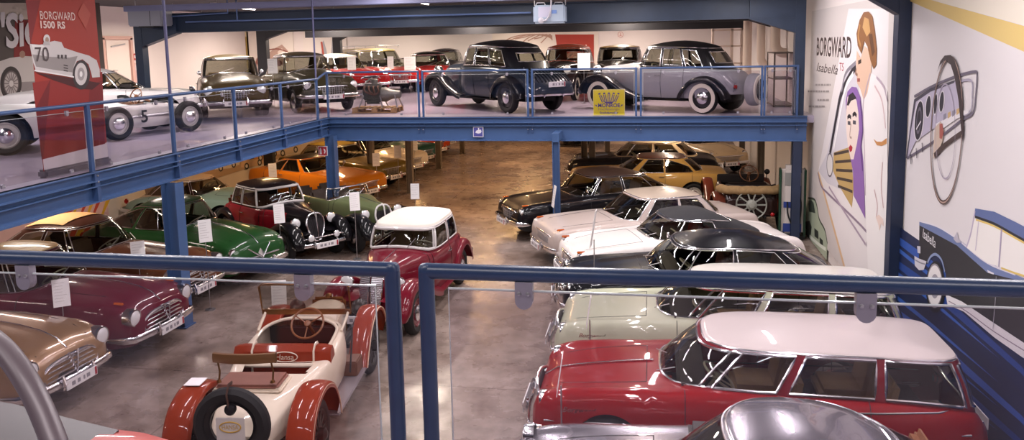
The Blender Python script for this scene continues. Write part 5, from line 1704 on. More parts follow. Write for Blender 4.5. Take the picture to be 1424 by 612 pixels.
BG2 = dict(BG); BG2.update(L=4.8, wb=3.2, rows=[(r[0] * 4.8 / 4.5,) + r[1:] for r in BIG], r0=4.3, r1=3.85, sides=((1.98, 2.6), (2.68, 3.3), (3.36, 3.88)))
gcar, gb, gh = classic('sedan', 'grey and black thirties sedan with a whitewall spare wheel on its tail', -1.70, 21.9, 147, col='8f8c94', fcol='17161a', roofcol='1b191b', pillars='1b191b', wstyle='white', rim='2a282c', seat='7a5a44',
        rv=(.30, .78), spare=(4.52, .54, 0.0), trunk=(4.1, .98, .60, .36), rearbump=False, **BG)
bcar, bb, bh = classic('sedan', 'dark blue and black thirties sedan with a ribbed trunk lid and chrome bumper', -5.75, 22.3, 134, col='262c38', fcol='15151a', roofcol='17151a', pillars='17151a', seat='7a5a44', rim='1d1d22',
        rv=(.34, .70), trunk=(4.1, 1.03, .68, .85), trunkribs=13, **BG2)
plate(bcar, bb.X(4.1) - .87, .66, False, w=.46)
hb_ = radians(135); s_ = 1.12
bcar.scale = (s_,) * 3; bcar.rotation_euler = (0, 0, hb_)
lx, ly = bb.X(.78 + 3.2) * s_, .70 * s_                      # the rear near wheel stays on its mark
pw = at(703, 160, Z=DECK) + Vector((-.07, .42, 0))
bcar.location = (pw.x - (lx * cos(hb_) - ly * sin(hb_)), pw.y - (lx * sin(hb_) + ly * cos(hb_)), DECK)
x, y = front_at(328, 138, .5)
ponton('sedan', 'dark olive sedan facing us on the far gallery, by the left wall', x, y, -58, rows=HANSA15, L=4.5, W=1.03, H=.98, col='54452c', roofcol='64563a', z=DECK, f0=1.55, f1=1.95, r0=4.0, r1=3.3, hb=.70, ht=.60, zr=1.46, crown=.08, nf=5, wsq=.95, face='mesh', seat='b09a84', hl=(.05, .58, .68, .11), mirrors=2, bump=(-.08, .40, .84), bm=None)
x, y = front_at(462, 131, .5)
ponton('sedan', 'dark green-brown sedan with an upright chrome grille on the far gallery', x, y, -47, rows=HANSA15, L=4.5, W=1.02, col='332f22', roofcol='41372a', pillars='3a3226', z=DECK, f0=1.5, f1=1.9, r0=4.0, r1=3.2, hb=.70, ht=.58, zr=1.48, crown=.09, nf=4.5, face='mesh', seat='8a7660', hl=(.06, .60, .70, .10), mirrors=1)
x, y = front_at(516, 116, .55, Y=26.5)
ponton('coupe', 'red sedan with a white roof on the far gallery', x, y, -42, col='a51a1c', roofcol='ded2c6', pillars='ded2c6', z=DECK, seat='7a5a44', L=4.2)
x, y = front_at(557, 117, .5, Y=28.5)
ponton('roadster', 'bright red open roadster with a chrome-framed grille on the far gallery', x, y, -60, col='b01c1c', z=DECK, open_top=True, zr=1.25, f1=1.62, face='mesh', seat='2a2422', L=4.0, wb=2.3, sf=.78)
x, y = front_at(617, 112, .5, Y=29.3)
ponton('sedan', 'red and black sedan with chrome bumpers, behind the red roadster', x, y, -62, rows=FLAT60, col='a3201e', roofcol='1d1817', z=DECK, face='mesh', seat='6a4a36', L=3.9)
x, y = front_at(572, 100, .8, Y=34.2)
v, vb, vh = ponton('van', 'tan-green van with a roof rack on the far gallery', x, y, -28, rows=FLAT60, L=4.6, W=1.05, H=1.0, col='85764c', roofcol='9a8a62', z=DECK, f0=1.0, f1=1.4, r0=4.45, r1=4.3, hb=.78, ht=.68, zr=1.55, crown=.08, nf=4, nr=6, sides=((1.45, 2.2), (2.35, 3.2), (3.35, 4.2)), svt=[.86] * 6, face='mesh', seat='6a5a46')
k = MB()
for sg in (-1, 1):
    k.tube([(1.0, sg * .6, 1.72), (-2.1, sg * .6, 1.72)], .018, 6)
for q in range(5):
    k.tube([(.9 - q * .72, -.6, 1.72), (.9 - q * .72, .6, 1.72)], .014, 6)
    for sg in (-1, 1): k.tube([(.9 - q * .72, sg * .6, 1.72), (.9 - q * .72, sg * .62, 1.62)], .012, 6)
k.build('roof_rack', STEEL, v)
for px, hy, deg, colr, lab in ((607, 35.8, -84, '1d1a1e', 'black sedan at the back wall upstairs, farther from the blue-black sedan'), (666, 35.7, -88, '2c2624', 'dark brown sedan at the back wall upstairs, beside the blue-black roof')):
    p = at(px, 92, Y=hy - 2.6)
    ponton('sedan', lab, p.x, hy - 2.6, deg, rows=HANSA15, L=4.4, col=colr, z=DECK, f0=1.5, f1=1.9, r0=4, r1=3.2, hb=.69, ht=.56, zr=1.46, face='hansa', seat='7a6654')
p = at(792, 110, Y=26.0)
classic('sedan', 'dark thirties sedan with a rust-brown roof and whitewall tyres', -3.1, 23.4, -97, rows=BIG, L=4.5, z=DECK, wb=2.9, sf=.78, wr=.36, f0=1.80, r0=4.02, f1=2.02, r1=3.62, hb=.66, ht=.56, zr=1.54, crown=.1, sides=((1.98, 2.7), (2.8, 3.6)), col='231a1b', roofcol='8a3c22', pillars='8a3c22', wstyle='white', seat='7a5a44', hl=(.6, .46, .92, .12), yw=.6, ww=.32)
classic('phaeton', 'old car with a tan roof, mostly hidden behind the grey and black sedan', -1.15, 23.0, -92, rows=BIG, L=4.3, z=DECK, wb=2.8, sf=.78, wr=.36, f0=1.80, r0=3.9, f1=2.0, r1=3.6, hb=.66, ht=.58, zr=1.52, crown=.06, sides=((1.98, 2.7), (2.8, 3.6)), col='2a2320', roofcol='b08a4a', pillars='2a2320', seat='7a5a44', hl=(.6, .46, .92, .12), yw=.6, ww=.32)

# ---- white racing cars on the left gallery
x, y = front_at(277, 141, .45, Y=17.7)
rc, rbd, rh = ponton('coupe', 'white racing coupe with a black number 3, parked behind the small open racer', x, y, 33, L=4.1, H=.90, col='e2dcda', z=DECK, sf=.75, wb=2.4, f0=1.15, f1=1.75, r0=3.4, r1=2.6, zr=1.24, zrr=1.18, nf=3, nr=2.6, crown=.07, hb=.72, ht=.52, sides=((1.6, 2.35), (2.42, 2.9)), svt=(.88, .9, .9, .8), face='isabella', seat='5a4636')
DK_ = mat('number_black', '1b191c', .5)
text('3', 'lettering', DK_, rbd.side(1.66, .40, -1, .06), .26, .34, (1, 0, 0), (0, 0, 1), rc, 0, 0, .02)
p = at(48, 208, Z=DECK)
sc, sb, sh = ponton('race_car', 'white streamlined racing car at the far left, half hidden by the red banner', p.x + .42, p.y + .35, 33, L=4.2, H=.86, col='e2dedd', z=DECK, open_top=True, zr=1.0, f1=1.6, face='vee', seat='8a3028', seams=False, wr=.33, arch=.40, wb=2.3)
def racer(x, y, deg):
    root = empty('race_car', label='small white open-wheel racing car with a black number 5', cat='car')
    W_ = paint('e0dbd8')
    rows = [(.0, .50, .48, .06, .10, .44, .30), (.06, .56, .53, .14, .19, .46, .24), (.35, .66, .62, .22, .28, .46, .2), (.8, .74, .69, .27, .34, .48, .18), (1.25, .78, .72, .31, .38, .5, .17), (1.8, .80, .74, .33, .40, .5, .17), (2.1, .88, .78, .32, .40, .5, .17), (2.4, .92, .80, .30, .38, .5, .18), (2.8, .80, .72, .24, .31, .48, .22), (3.1, .6, .56, .14, .18, .46, .3), (3.18, .5, .48, .06, .09, .44, .36)]
    b = Body(3.18, rows, 1.08, .84, 0, .8)
    hole = lambda s, y: 1.38 < s < 2.0 and abs(y) < .27
    b.shell(root, W_, (), hole, n=50)
    MB().box((b.X(1.7), 0, .3), (.8, .5, .05)).build('cockpit_floor', DARK, root, smooth=False)
    MB().tube([b.top(1.69 + .33 * cos(2 * pi * i / 30), .29 * sin(2 * pi * i / 30), .008) for i in range(30)], .02, 8, closed=True).build('cockpit_rim', mat('rim_brown', '6a4630', .6), root)
    MB().box((b.X(1.98), 0, .55), (.1, .42, .4), bevel=.05).build('seat', mat('seat_red', '8a3a30', .6), root)
    steering(root, b, 1.45, 0, .80, .17, .35, mat('wood_rim', '7d5032', .35))
    MB().box((b.X(1.35), 0, .56), (.03, .4, .12)).build('dashboard', BLACK, root)
    for s in (.68, 2.38):
        for sg in (1, -1):
            wheel(root, b.X(s), sg * .72, .33, .17, 'cap', 'c9c4c2')
            for zz in (.28, .42):
                MB().tube([(b.X(s), sg * .3, zz), (b.X(s), sg * .6, .33)], .016, 6).build('wishbone', STEEL, root)
    for sg in (-1, 1):
        q = b.side(2.42, .5, sg, .012)
        text('5', 'lettering', DK_, b.side(1.74 if sg < 0 else 1.58, .28, sg, .09), .16, .26, (-sg, 0, 0), (0, 0, 1), root, 0, 0, .02)
        o = MB().tube([b.top(1.3, sg * .3), b.top(1.3, sg * .34, .1)], .008, 6).lathe([(0, -.04), (.04, -.02), (.05, .01), (0, .012)], b.top(1.3, sg * .36, .13), (-1, 0, 0), 12).build('mirror', BLACK, root)
    MB().tube([(b.X(.9), -.42, .42), (b.X(2.7), -.44, .40)], .035, 8).build('exhaust_pipe', STEEL, root)
    a = radians(deg); root.rotation_euler = (0, 0, a); root.location = (x, y, DECK)
    return root
p = at(168, 195.5, Z=DECK)
a = radians(72)
racer(p.x + cos(a) * .80 - sin(a) * .72, p.y + sin(a) * .80 + cos(a) * .72, 72)

# ================================================================== boards, banners and signs upstairs
root = empty('roll_up_banner', (0, 0, 0), 0, 'red display banner with a picture of a silver racing car, standing behind the left railing', 'banner')
XB = -8.32
b0, b1 = at(62, 245, X=XB), at(151, 224, X=XB)
MB().box((XB - .03, (b0.y + b1.y) / 2, DECK + .06), (.16, b1.y - b0.y + .04, .12), bevel=.03).build('base', mat('banner_alu', '8a868c', .4, .7), root)
MB().box((XB - .008, (b0.y + b1.y) / 2, DECK + 1.42), (.006, b1.y - b0.y, 2.64)).build('cloth', mat('print_a23428', 'a23428', .6), root, smooth=False)
MB().tube([(XB - .07, (b0.y + b1.y) / 2, DECK + .1), (XB - .03, (b0.y + b1.y) / 2, DECK + 2.76)], .012, 8).build('pole', STEEL, root)
A = Art(lambda x, y: at(x, y, X=XB), (1, 0, 0), .0004)
zb = zm(0, 0, 4.369)
ymx, ymn = b1.y, b0.y
A.poly([(62, 250), (62, 246), (150, 224), (150, 204), (147, 206), (58, 226)], 'd9d2d2') if False else None
q0, q1 = at(59, 233, X=XB), at(149, 212, X=XB)
A.mb.cur = A.mi('dcd5d6'); A.mb.poly([(XB + .001, ymn, DECK + .12), (XB + .001, ymx, DECK + .12), (XB + .001, ymx, DECK + .34), (XB + .001, ymn, DECK + .34)]); A.k += 1
A.poly(zb([(155, 0), (245, 0), (190, 250), (215, 420), (186, 300), (170, 120)]), '7c1e20').poly(zb([(505, 15), (550, 85), (520, 175), (470, 85)]), 'ae4432')
A.poly([(45, 115), (142, 100), (146, 200), (58, 222)], '8e2622').poly([(50, 150), (70, 110), (60, 220), (58, 222)], '701a1e').poly([(125, 118), (142, 112), (146, 200), (118, 205)], '7a1e20')
A.poly(zb([(215, 440), (470, 480), (610, 505), (560, 545), (480, 540), (330, 490)]), '4a1618')
A.poly(zb([(178, 266), (240, 272), (262, 268), (290, 274), (300, 255), (330, 248), (372, 256), (388, 290), (470, 318), (540, 338), (586, 366), (604, 420), (606, 468), (560, 472), (552, 440), (536, 390), (500, 360), (466, 372), (448, 410), (446, 470), (330, 452), (218, 436), (200, 380)]), 'cfc8c8')
A.poly(zb([(195, 330), (300, 345), (420, 350), (470, 340), (448, 400), (440, 440), (330, 425), (218, 405)]), '98908f').poly(zb([(190, 272), (262, 276), (290, 300), (250, 312), (200, 300)]), 'e8e3e2')
A.ell(282 / 4.369, 238 / 4.369, 4.6, 6.6, 'd8d2d2').ell(284 / 4.369, 243 / 4.369, 2.6, 4, 'a58a7a').poly(zb([(260, 262), (270, 250), (296, 254), (304, 275), (262, 275)]), 'b9b2b2')
A.ell(492 / 4.369, 455 / 4.369, 12, 20.5, '3a3032').ell(490 / 4.369, 450 / 4.369, 8.6, 15.5, 'd3cccb').ell(490 / 4.369, 450 / 4.369, 5, 9, 'a39b9c').ell(490 / 4.369, 450 / 4.369, 2, 4, 'efeaea')
for yy in (392, 408, 424):
    A.poly(zb([(384, yy), (410, yy + 6), (410, yy + 12), (384, yy + 6)]), '3a3032')
for xx in (346, 368, 390):
    A.poly(zb([(xx, 332), (xx + 12, 334), (xx + 12, 358), (xx, 354)]), '4a4042')
A.curve(zb([(205, 428), (330, 448), (446, 468)]), 'f0eaea', .02)
A.build('printed_picture', root)
WT = mat('print_cream', 'e6ccc4', .55)
a_, b_ = at(245 / 4.369, 110 / 4.369, X=XB + .01), at(458 / 4.369, 120 / 4.369, X=XB + .01)
text('BORGWARD', 'lettering', WT, at(245 / 4.369, 117 / 4.369, X=XB + .01), b_.y - a_.y, .115, (0, 1, 0), (0, 0, 1), root)
b_ = at(400 / 4.369, 175 / 4.369, X=XB + .01)
text('1500 RS', 'lettering', WT, at(248 / 4.369, 172 / 4.369, X=XB + .01), b_.y - a_.y, .105, (0, 1, 0), (0, 0, 1), root, 0, 0, .03)
text('70', 'lettering', mat('number_grey', '55484a', .6), at(218 / 4.369, 375 / 4.369, X=XB + .012), .25, .2, (0, 1, 0), (0, 0, 1), root)

XS = -16.6
root = empty('display_board', (0, 0, 0), 0, 'large display board with a white racing car and slanted white lettering, behind the red banner', 'board')
MB().box((XS - .03, 18.4, DECK + 1.62), (.05, 7.0, 3.24)).build('board', mat('print_5a5250', '5a5250', .6), root, smooth=False)
A = Art(lambda x, y: at(x, y, X=XS), (1, 0, 0))
A.poly([(21, 28), (60, 28), (60, 140), (18, 110)], '8c1f24')
A.poly([(-40, 4), (60, 4), (60, 27), (-40, 27)], 'd9cfc4')
zs_ = zm(0, 0, 4.369)
A.poly(zs_([(-60, 420), (0, 372), (60, 352), (150, 340), (300, 350), (300, 570), (60, 612), (-60, 612)]), 'd5cfce').poly(zs_([(100, 500), (300, 490), (300, 560), (150, 590)]), '9a9294')
A.ell(66 / 4.369, 508 / 4.369, 15, 24, '3a3436').ell(68 / 4.369, 508 / 4.369, 10.8, 18, 'c9c2c0').ell(68 / 4.369, 508 / 4.369, 10.8, 18, '6a6062', ring=.12)
for i in range(8):
    t = pi * i / 8
    A.curve([(15.6 - 9.6 * cos(t), 116.3 - 16 * sin(t)), (15.6 + 9.6 * cos(t), 116.3 + 16 * sin(t))], '8a8082', .03, False)
A.ell(15.6, 116.3, 3, 4.6, 'e2dcda').ell(135 / 4.369, 330 / 4.369, 4, 5, 'b08a7a')
A.build('printed_picture', root)
text('"Sie', 'lettering', mat('print_white', 'e6e2e8', .6), at(1, 70, X=XS + .03), 1.34, .95, (0, 1, .12), (0, -.1, 1), root, .25, 0, .03)

# yellow sign behind the bridge glass
p0, p1 = at(825, 161, Y=18.86), at(869, 161, Y=18.86)
zt = at(825, 124, Y=18.86).z
wd, ht_ = p1.x - p0.x, zt - DECK - .02
root = empty('yellow_sign', ((p0.x + p1.x) / 2, 18.86, DECK), 0, 'yellow advertising sign with purple lettering standing behind the bridge glass', 'sign')
MB().box((0, 0, ht_ / 2 + .01), (wd, .02, ht_), bevel=.004).build('board', mat('sign_edge', 'd9cf8a', .5), root, smooth=False)
MB().box((0, -.0105, ht_ / 2 + .01), (wd - .03, .002, ht_ - .03)).build('face', mat('sign_yellow', 'd3c42e', .5), root, smooth=False)
PU = mat('sign_purple', '564a86', .5)
k = MB()
for i, (xx, r_) in enumerate(((-.19, -.42), (-.095, -.2), (0, 0), (.095, .2), (.19, .42))):
    R = Matrix.Rotation(r_, 3, 'Y')
    for q in (-.4, .4):
        k.box(Vector((xx * .9, -.0135, ht_ * .66)) + R @ Vector((q * .05, 0, 0)), (.02, .002, .22 - .02 * abs(i - 2)), R)
    k.box(Vector((xx * .9, -.0135, ht_ * .66)) + R @ Vector((0, 0, .13)), (.05, .002, .035), R)
k.poly([(-.12, -.0135, ht_ * .54), (.12, -.0135, ht_ * .54), (.06, -.0135, ht_ * .47), (-.06, -.0135, ht_ * .47)])
k.build('emblem', PU, root, smooth=False)
text('MONROE', 'lettering', PU, (-.26, -.013, ht_ * .325), .52, .10, (1, 0, 0), (0, 0, 1), root, 0, .001, .03)
MB().poly([(-.34, -.0135, ht_ * .43), (-.29, -.0135, ht_ * .43), (-.27, -.0135, ht_ * .33)]).poly([(.34, -.0135, ht_ * .43), (.29, -.0135, ht_ * .43), (.27, -.0135, ht_ * .33)]).build('wing_marks', PU, root, smooth=False)
text('Hochleistungs-', 'lettering', PU, (-.25, -.013, ht_ * .185), .5, .075, (1, 0, 0), (0, 0, 1), root, 0, .001)
text('Stoßdämpfer', 'lettering', PU, (-.22, -.013, ht_ * .045), .44, .075, (1, 0, 0), (0, 0, 1), root, 0, .001, .02)

# small signs on the steelwork
p = at(665, 183.5, Y=18.60)
root = empty('pictogram_sign', (p.x, 18.60, p.z), 0, 'small blue square sign with a white hand-like symbol on the bridge girder', 'sign')
MB().box((0, .02, 0), (.25, .05, .25)).build('plate', mat('sign_white', 'd5d2dc', .5), root, smooth=False)
MB().box((0, -.0055, 0), (.22, .003, .22)).build('face', mat('sign_blue', '4a4a92', .5), root, smooth=False)
MB().poly([(-.07, -.009, -.02), (-.05, -.009, .03), (.0, -.009, .05), (.0, -.009, .1), (.025, -.009, .1), (.03, -.009, .05), (.07, -.009, .06), (.085, -.009, .01), (.06, -.009, -.03), (0, -.009, -.04)]).build('symbol', mat('sign_white', 'd5d2dc', .5), root, smooth=False)
p = at(449, 210, Y=18.36)
root = empty('fire_sign', (p.x, 18.36, p.z), 0, 'small red and white fire point sign on the blue gallery column', 'sign')
MB().box((0, 0, 0), (.24, .02, .24)).build('plate', mat('sign_white', 'd5d2dc', .5), root, smooth=False)
MB().box((0, -.0115, 0), (.215, .002, .215)).build('face', mat('sign_red', '9c1f30', .5), root, smooth=False)
MB().box((-.055, -.013, -.02), (.05, .002, .12)).box((-.055, -.013, .055), (.025, .002, .04)).build('symbol', MATS['sign_white'], root, smooth=False)
MB().poly([(.02, -.013, .06), (.06, -.013, .05), (.08, -.013, .0), (.06, -.013, -.06), (.03, -.013, -.06), (.045, -.013, -.01)]).build('symbol', MATS['sign_white'], root, smooth=False)

# ---- posters and fittings on the walls of the far gallery
YB = 37.97
def wall_board(label, x0, y0, x1, y1, col, draw=None, yw=YB, cat='poster'):
    a, b = at(x0, y1, Y=yw), at(x1, y0, Y=yw)
    r = empty('wall_poster', (0, 0, 0), 0, label, cat)
    MB().box(((a.x + b.x) / 2, yw - .012, (a.z + b.z) / 2), (b.x - a.x, .024, b.z - a.z)).build('board', mat('print_' + col, col, .6), r, smooth=False)
    if draw:
        A = Art(lambda x, y: at(x, y, Y=yw - .03), (0, -1, 0), .002)
        draw(A); A.build('printed_picture', r)
    return r
def d1(A):
    A.poly([(320, 50), (334, 46), (343, 52), (345, 80), (338, 100), (322, 104), (318, 80)], 'a58a4c').poly([(325, 58), (332, 54), (336, 70), (330, 84), (324, 78)], '6a5a34').ell(336, 66, 3, 6, 'd8c890')
wall_board('tall yellow-brown poster at the left end of the back wall', 317, 44, 345, 112, 'd8c8a0', d1)
def d2(A):
    A.poly([(352, 98), (356, 82), (364, 72), (376, 72), (384, 66), (392, 62), (400, 70), (402, 84), (394, 90), (372, 94), (362, 104)], 'b89a8c').poly([(386, 72), (392, 67), (398, 74), (398, 82), (388, 82)], 'e2d2c6')
    A.curve([(352, 96), (364, 74), (384, 68), (400, 72)], '8a4a40', .06).ell(361, 92, 5, 8, '8a5a50').ell(361, 92, 3, 5, 'd8c4b8').ell(388, 88, 5, 4, '7a4a44')
wall_board('white poster with a sketched red-brown car on the back wall', 347, 42, 407, 112, 'e6dcd2', d2)
def d3(A):
    A.poly([(446, 84), (448, 60), (450, 56), (454, 70), (456, 84)], 'a0a0a8').poly([(460, 84), (462, 52), (464, 48), (467, 66), (468, 84)], 'a0a0a8').curve([(447, 58), (450, 78)], 'b04a3a', .1).curve([(463, 50), (465, 76)], '6a5a5a', .1)
wall_board('pale poster with two slim grey figures on the back wall', 424, 40, 481, 92, 'e2d9d2', d3)
def d4(A):
    for i in range(7):
        A.curve([(698 + i * 9, 60 - (i % 3) * 3), (712 + i * 8, 52), (735 + i * 5, 48), (768, 50 + i)], 'b08a78', .05)
    A.poly([(772, 48), (826, 48), (826, 110), (782, 110)], 'a8382a')
    A.poly([(782, 92), (788, 76), (796, 70), (806, 74), (806, 86), (798, 92)], 'd09a8c').ell(790, 84, 3, 4, 'e8c8bc').ell(800, 82, 3, 4, 'e8c8bc')
r = wall_board('poster with a sketched car and a red field reading Der grosse D', 686, 42, 832, 112, 'e4d8cc', d4)
WR = mat('print_pinkwhite', 'ecd2c8', .6)
a_ = at(779.5, 68, Y=YB - .05); b_ = at(801, 68, Y=YB - .05)
text('Der grosse', 'lettering', WR, a_, b_.x - a_.x, .2, (1, 0, 0), (0, 0, 1), r, .3)
text('D', 'lettering', WR, at(802, 67, Y=YB - .05), .2, .18, (1, 0, 0), (0, 0, 1), r, 0, .002, .04); text('!', 'lettering', WR, at(814, 69, Y=YB - .05), .07, .24, (1, 0, 0), (0, 0, 1), r, 0, .002, .03)
p = at(863, 48, Y=YB - .02)
r = empty('round_sign', (p.x, p.y, p.z), 0, 'small round red-outlined symbol high on the white back wall', 'sign')
MB().lathe([(.14, 0), (.14, .02), (0, .02)], (0, 0, 0), (0, -1, 0), 24).build('plate', mat('sign_pale', 'e4d6d0', .6), r, smooth=False)
k = MB().tube([(.12 * cos(2 * pi * i / 24), -.022, .12 * sin(2 * pi * i / 24)) for i in range(24)], .01, 5, closed=True).tube([(0, -.022, .07), (0, -.022, -.06)], .016, 5).tube([(-.05, -.022, -.05), (.05, -.022, -.05)], .012, 5)
k.build('symbol', mat('sign_redline', 'b86a60', .6), r)
# door and call point on the left wall upstairs
XW = -20.58
a, b = at(147, 118, X=XW), at(180, 46, X=XW)
DM = mat('door_pale', 'e2d4cc', .5)
d = struct(MB().box((XW + .01, (a.y + b.y) / 2, DECK + 1.1), (.06, abs(b.y - a.y) * .8, 2.2)).build('door_1', DM, smooth=False))
k = MB()
yy0, yy1 = min(a.y, b.y), max(a.y, b.y)
for q in (yy0, yy1):
    k.box((XW + .02, q, DECK + 1.15), (.1, .14, 2.3))
k.box((XW + .02, (yy0 + yy1) / 2, DECK + 2.3), (.1, yy1 - yy0 + .14, .14))
k.build('door_frame', mat('door_frame', 'cfa89c', .5), d, smooth=False)
MB().tube([(XW + .06, yy0 + .4, DECK + 1.05), (XW + .12, yy0 + .4, DECK + 1.05), (XW + .12, yy0 + .6, DECK + 1.05)], .015, 6).build('door_handle', STEEL, d)
MB().bar((XW + .06, yy0 + .4, DECK + 1.96), (XW + .12, yy1 - .5, DECK + 2.06), .05, .05).build('door_closer', STEEL, d, smooth=False)
p = at(186, 79, X=XW)
r = empty('fire_alarm_button', (p.x + .03, p.y, p.z), 0, 'small red fire alarm box on the white wall beside the door', 'alarm')
MB().box((0, 0, 0), (.08, .26, .26), bevel=.02).build('housing', mat('alarm_red', 'a8302c', .4), r); MB().box((.042, 0, 0), (.006, .12, .12)).build('button', PLATEW, r, smooth=False)
p = at(191, 101, X=XW)
r = empty('notice_sign', (p.x + .02, p.y, p.z), 0, 'pale notice sheet on the white wall under the fire alarm box', 'notice')
MB().box((0, 0, 0), (.02, .36, .8)).build('sheet', mat('notice_pink', 'c9a8a4', .6), r, smooth=False); MB().box((.011, 0, .2), (.002, .26, .2)).build('print_block', mat('print_lightgrey', 'cfcacc', .6), r, smooth=False)

# ---- engine on a pallet
p = at(518, 158, Z=DECK)
root = empty('wooden_pallet', (p.x, p.y + .45, DECK), .08, 'wooden pallet under the old engine on the far gallery', 'pallet')
WD = mat('pallet_wood', 'b08a5c', .75, noise=.25, scale=9)
for i in range(3):
    MB().box((0, -.36 + .36 * i, .02), (1.2, .1, .022)).build('bottom_board', WD, root, smooth=False)
    for j in range(3):
        MB().box((-.52 + .52 * j, -.36 + .36 * i, .075), (.14, .1, .09)).build('block', WD, root, smooth=False)
for i in range(7):
    MB().box((-.54 + .18 * i, 0, .132), (.12, .84, .022)).build('top_board', WD, root, smooth=False)
eng = empty('engine', (p.x, p.y + .45, DECK + .143), .08, 'old grey-green engine with its gearbox, standing on the wooden pallet', 'engine')
EG = mat('engine_green', '4a4c44', .5, .4, noise=.3, scale=14); EA = mat('engine_alu', '7d7a74', .45, .6, noise=.2, scale=16)
MB().box((-.12, 0, .36), (.5, .3, .34), bevel=.03).build('cylinder_block', EG, eng)
MB().box((-.12, 0, .57), (.48, .22, .1), bevel=.03).build('cylinder_head', EA, eng)
MB().box((-.12, 0, .15), (.44, .2, .14), bevel=.05).build('oil_pan', EG, eng)
MB().lathe([(.0, 0), (.19, 0), (.2, .12), (.13, .26), (.1, .5), (.07, .52), (0, .52)], (.12, 0, .33), (1, 0, 0), 20).build('gearbox', EA, eng)
MB().lathe([(0, 0), (.12, 0), (.12, .03), (.05, .05), (.05, .1), (0, .1)], (-.37, 0, .33), (-1, 0, 0), 18).build('pulley', STEEL, eng)
k = MB()
for i in range(4):
    xx = -.3 + i * .12
    k.tube(catmull([(xx, -.12, .55), (xx, -.22, .53), (xx + .04, -.26, .42), (-.02, -.25, .33)], 4), .025, 8)
k.build('exhaust_manifold', mat('rust_iron', '5a3e30', .8, .3), eng)
MB().lathe([(.06, 0), (.09, .03), (.09, .12), (.05, .15), (0, .15)], (-.1, .12, .6), (0, 0, 1), 16).tube([(-.1, .12, .7), (-.2, .05, .74), (-.3, 0, .66)], .03, 8).build('carburettor', EA, eng)
k = MB()
for sx in (-.34, .1, .5):
    for sg in (-1, 1):
        k.tube([(sx - .12 * (1 if sx < 0 else -1) * .8, sg * .3, .0), (sx, sg * .13, .32)], .02, 6)
k.build('stand_frame', STEEL, eng)

# ---- heaters hung from the roof, poles, conduit
p = at(209, 25, Y=18.55)
r = empty('air_heater', (p.x, p.y, p.z), 0, 'grey metal heater box hung under the roof beam on the left', 'heater')
MB().box((0, 0, 0), (.95, .5, .42), bevel=.03).build('housing', mat('heater_grey', 'a2a2ac', .45, .3), r)
MB().box((.16, -.252, 0), (.012, .006, .40)).box((.0, -.05, -.225), (.42, .3, .04)).build('trim', BLACK, r, smooth=False)
for sg in (-.4, .4): MB().tube([(sg, 0, .2), (sg, 0, 6.4 - p.z)], .012, 6).build('hanger', STEEL, r)
p = at(765, 20, Y=18.45)
r = empty('air_heater', (p.x, p.y, p.z), 0, 'pale blue-grey heater box with handles and a cable hung over the bridge', 'heater')
MB().box((0, 0, 0), (.74, .4, .42), bevel=.04).build('housing', mat('heater_blue', 'a3b0c2', .4, .1), r)
MB().box((-.1, -.202, .05), (.3, .006, .24)).build('front_panel', mat('heater_pale', 'bcb8cc', .4), r, smooth=False); MB().box((.12, -.204, .05), (.12, .006, .08)).build('label_plate', mat('heater_label', '6a86c0', .4), r, smooth=False)
for sg in (-.22, .2): MB().tube([(sg - .12, 0, .2), (sg - .08, 0, .27), (sg + .08, 0, .27), (sg + .12, 0, .2)], .015, 6).build('handle', STEEL, r)
k = MB().tube(catmull([(.06, -.05, 1.4), (.05, -.15, .3), (.02, -.24, .0), (-.08, -.25, -.14), (-.16, -.23, -.12)], 5), .02, 8)
k.lathe([(0, -.05), (.06, -.03), (.07, .03), (0, .05)], (-.18, -.22, -.14), (0, -1, 0), 14); k.build('cable', mat('cable_grey', 'b9b4bc', .5), r)
for sg in (-.36, .36): MB().tube([(sg, 0, .2), (sg, 0, 6.4 - p.z)], .012, 6).build('hanger', STEEL, r)
PO = mat('pole_lilac', '6a6a90', .4, .2)
struct(MB().tube([(-8.02, 12.14, 3.9), (-8.02, 12.14, 6.4)], .026, 10).build('trim_pole', PO))
struct(MB().tube([(-8.02, 18.05, 3.9), (-8.02, 18.05, 6.4)], .022, 10).build('trim_pole', PO))
CO = mat('conduit_blue', '6d84b4', .35, .3)
c0 = at(318, 29, Y=18.78); c1 = at(738, 22, Y=18.78)
struct(MB().tube([(c0.x - 1.2, 18.78, c0.z - .0), (c1.x, 18.78, c0.z)], .022, 8).tube([(c0.x, 18.76, 6.4), (c0.x, 18.76, c0.z + .2), (c0.x - 1.6, 18.76, c0.z + .15)], .02, 8).tube([(c0.x + .25, 18.76, 6.4), (c0.x + .25, 18.76, c0.z)], .02, 8).build('trim_conduit', CO))
# ducts, shelf and glazed cupboard in the far right corner
DU = mat('duct_cream', 'dcc8ba', .5)
def duct(name, label, pts, r_):
    o = MB().tube(pts, r_, 16).build(name, DU)
    tag(o, label, 'duct')
q = lambda x, y, Y: at(x, y, Y=Y)
a, b = q(1040, 26, 27), q(1040, 110, 27)
duct('air_duct', 'plain upright cream duct in the far right corner', [(a.x, 27, 6.4), (a.x, 27, DECK)], .14)
a, b, c = q(1058, 20, 26), q(1058, 92, 26), q(1118, 92, 26)
duct('hanging_air_duct', 'cream duct bending towards the right wall at railing height', [(a.x, 26, 6.4)] + [tuple(Vector((b.x + .25 * (1 - cos(t)), 26, b.z + .25 * (1 - sin(t))))) for t in [pi / 2 * i / 6 for i in range(7)]] + [(3.6, 26, b.z)], .13)
a, b = q(1078, 20, 22.8), q(1078, 74, 22.8)
duct('hanging_air_duct', 'shorter cream duct bending to the right wall above the other one', [(a.x, 22.8, 6.4)] + [tuple(Vector((b.x + .25 * (1 - cos(t)), 22.8, b.z + .25 * (1 - sin(t))))) for t in [pi / 2 * i / 6 for i in range(7)]] + [(3.6, 22.8, b.z)], .13)
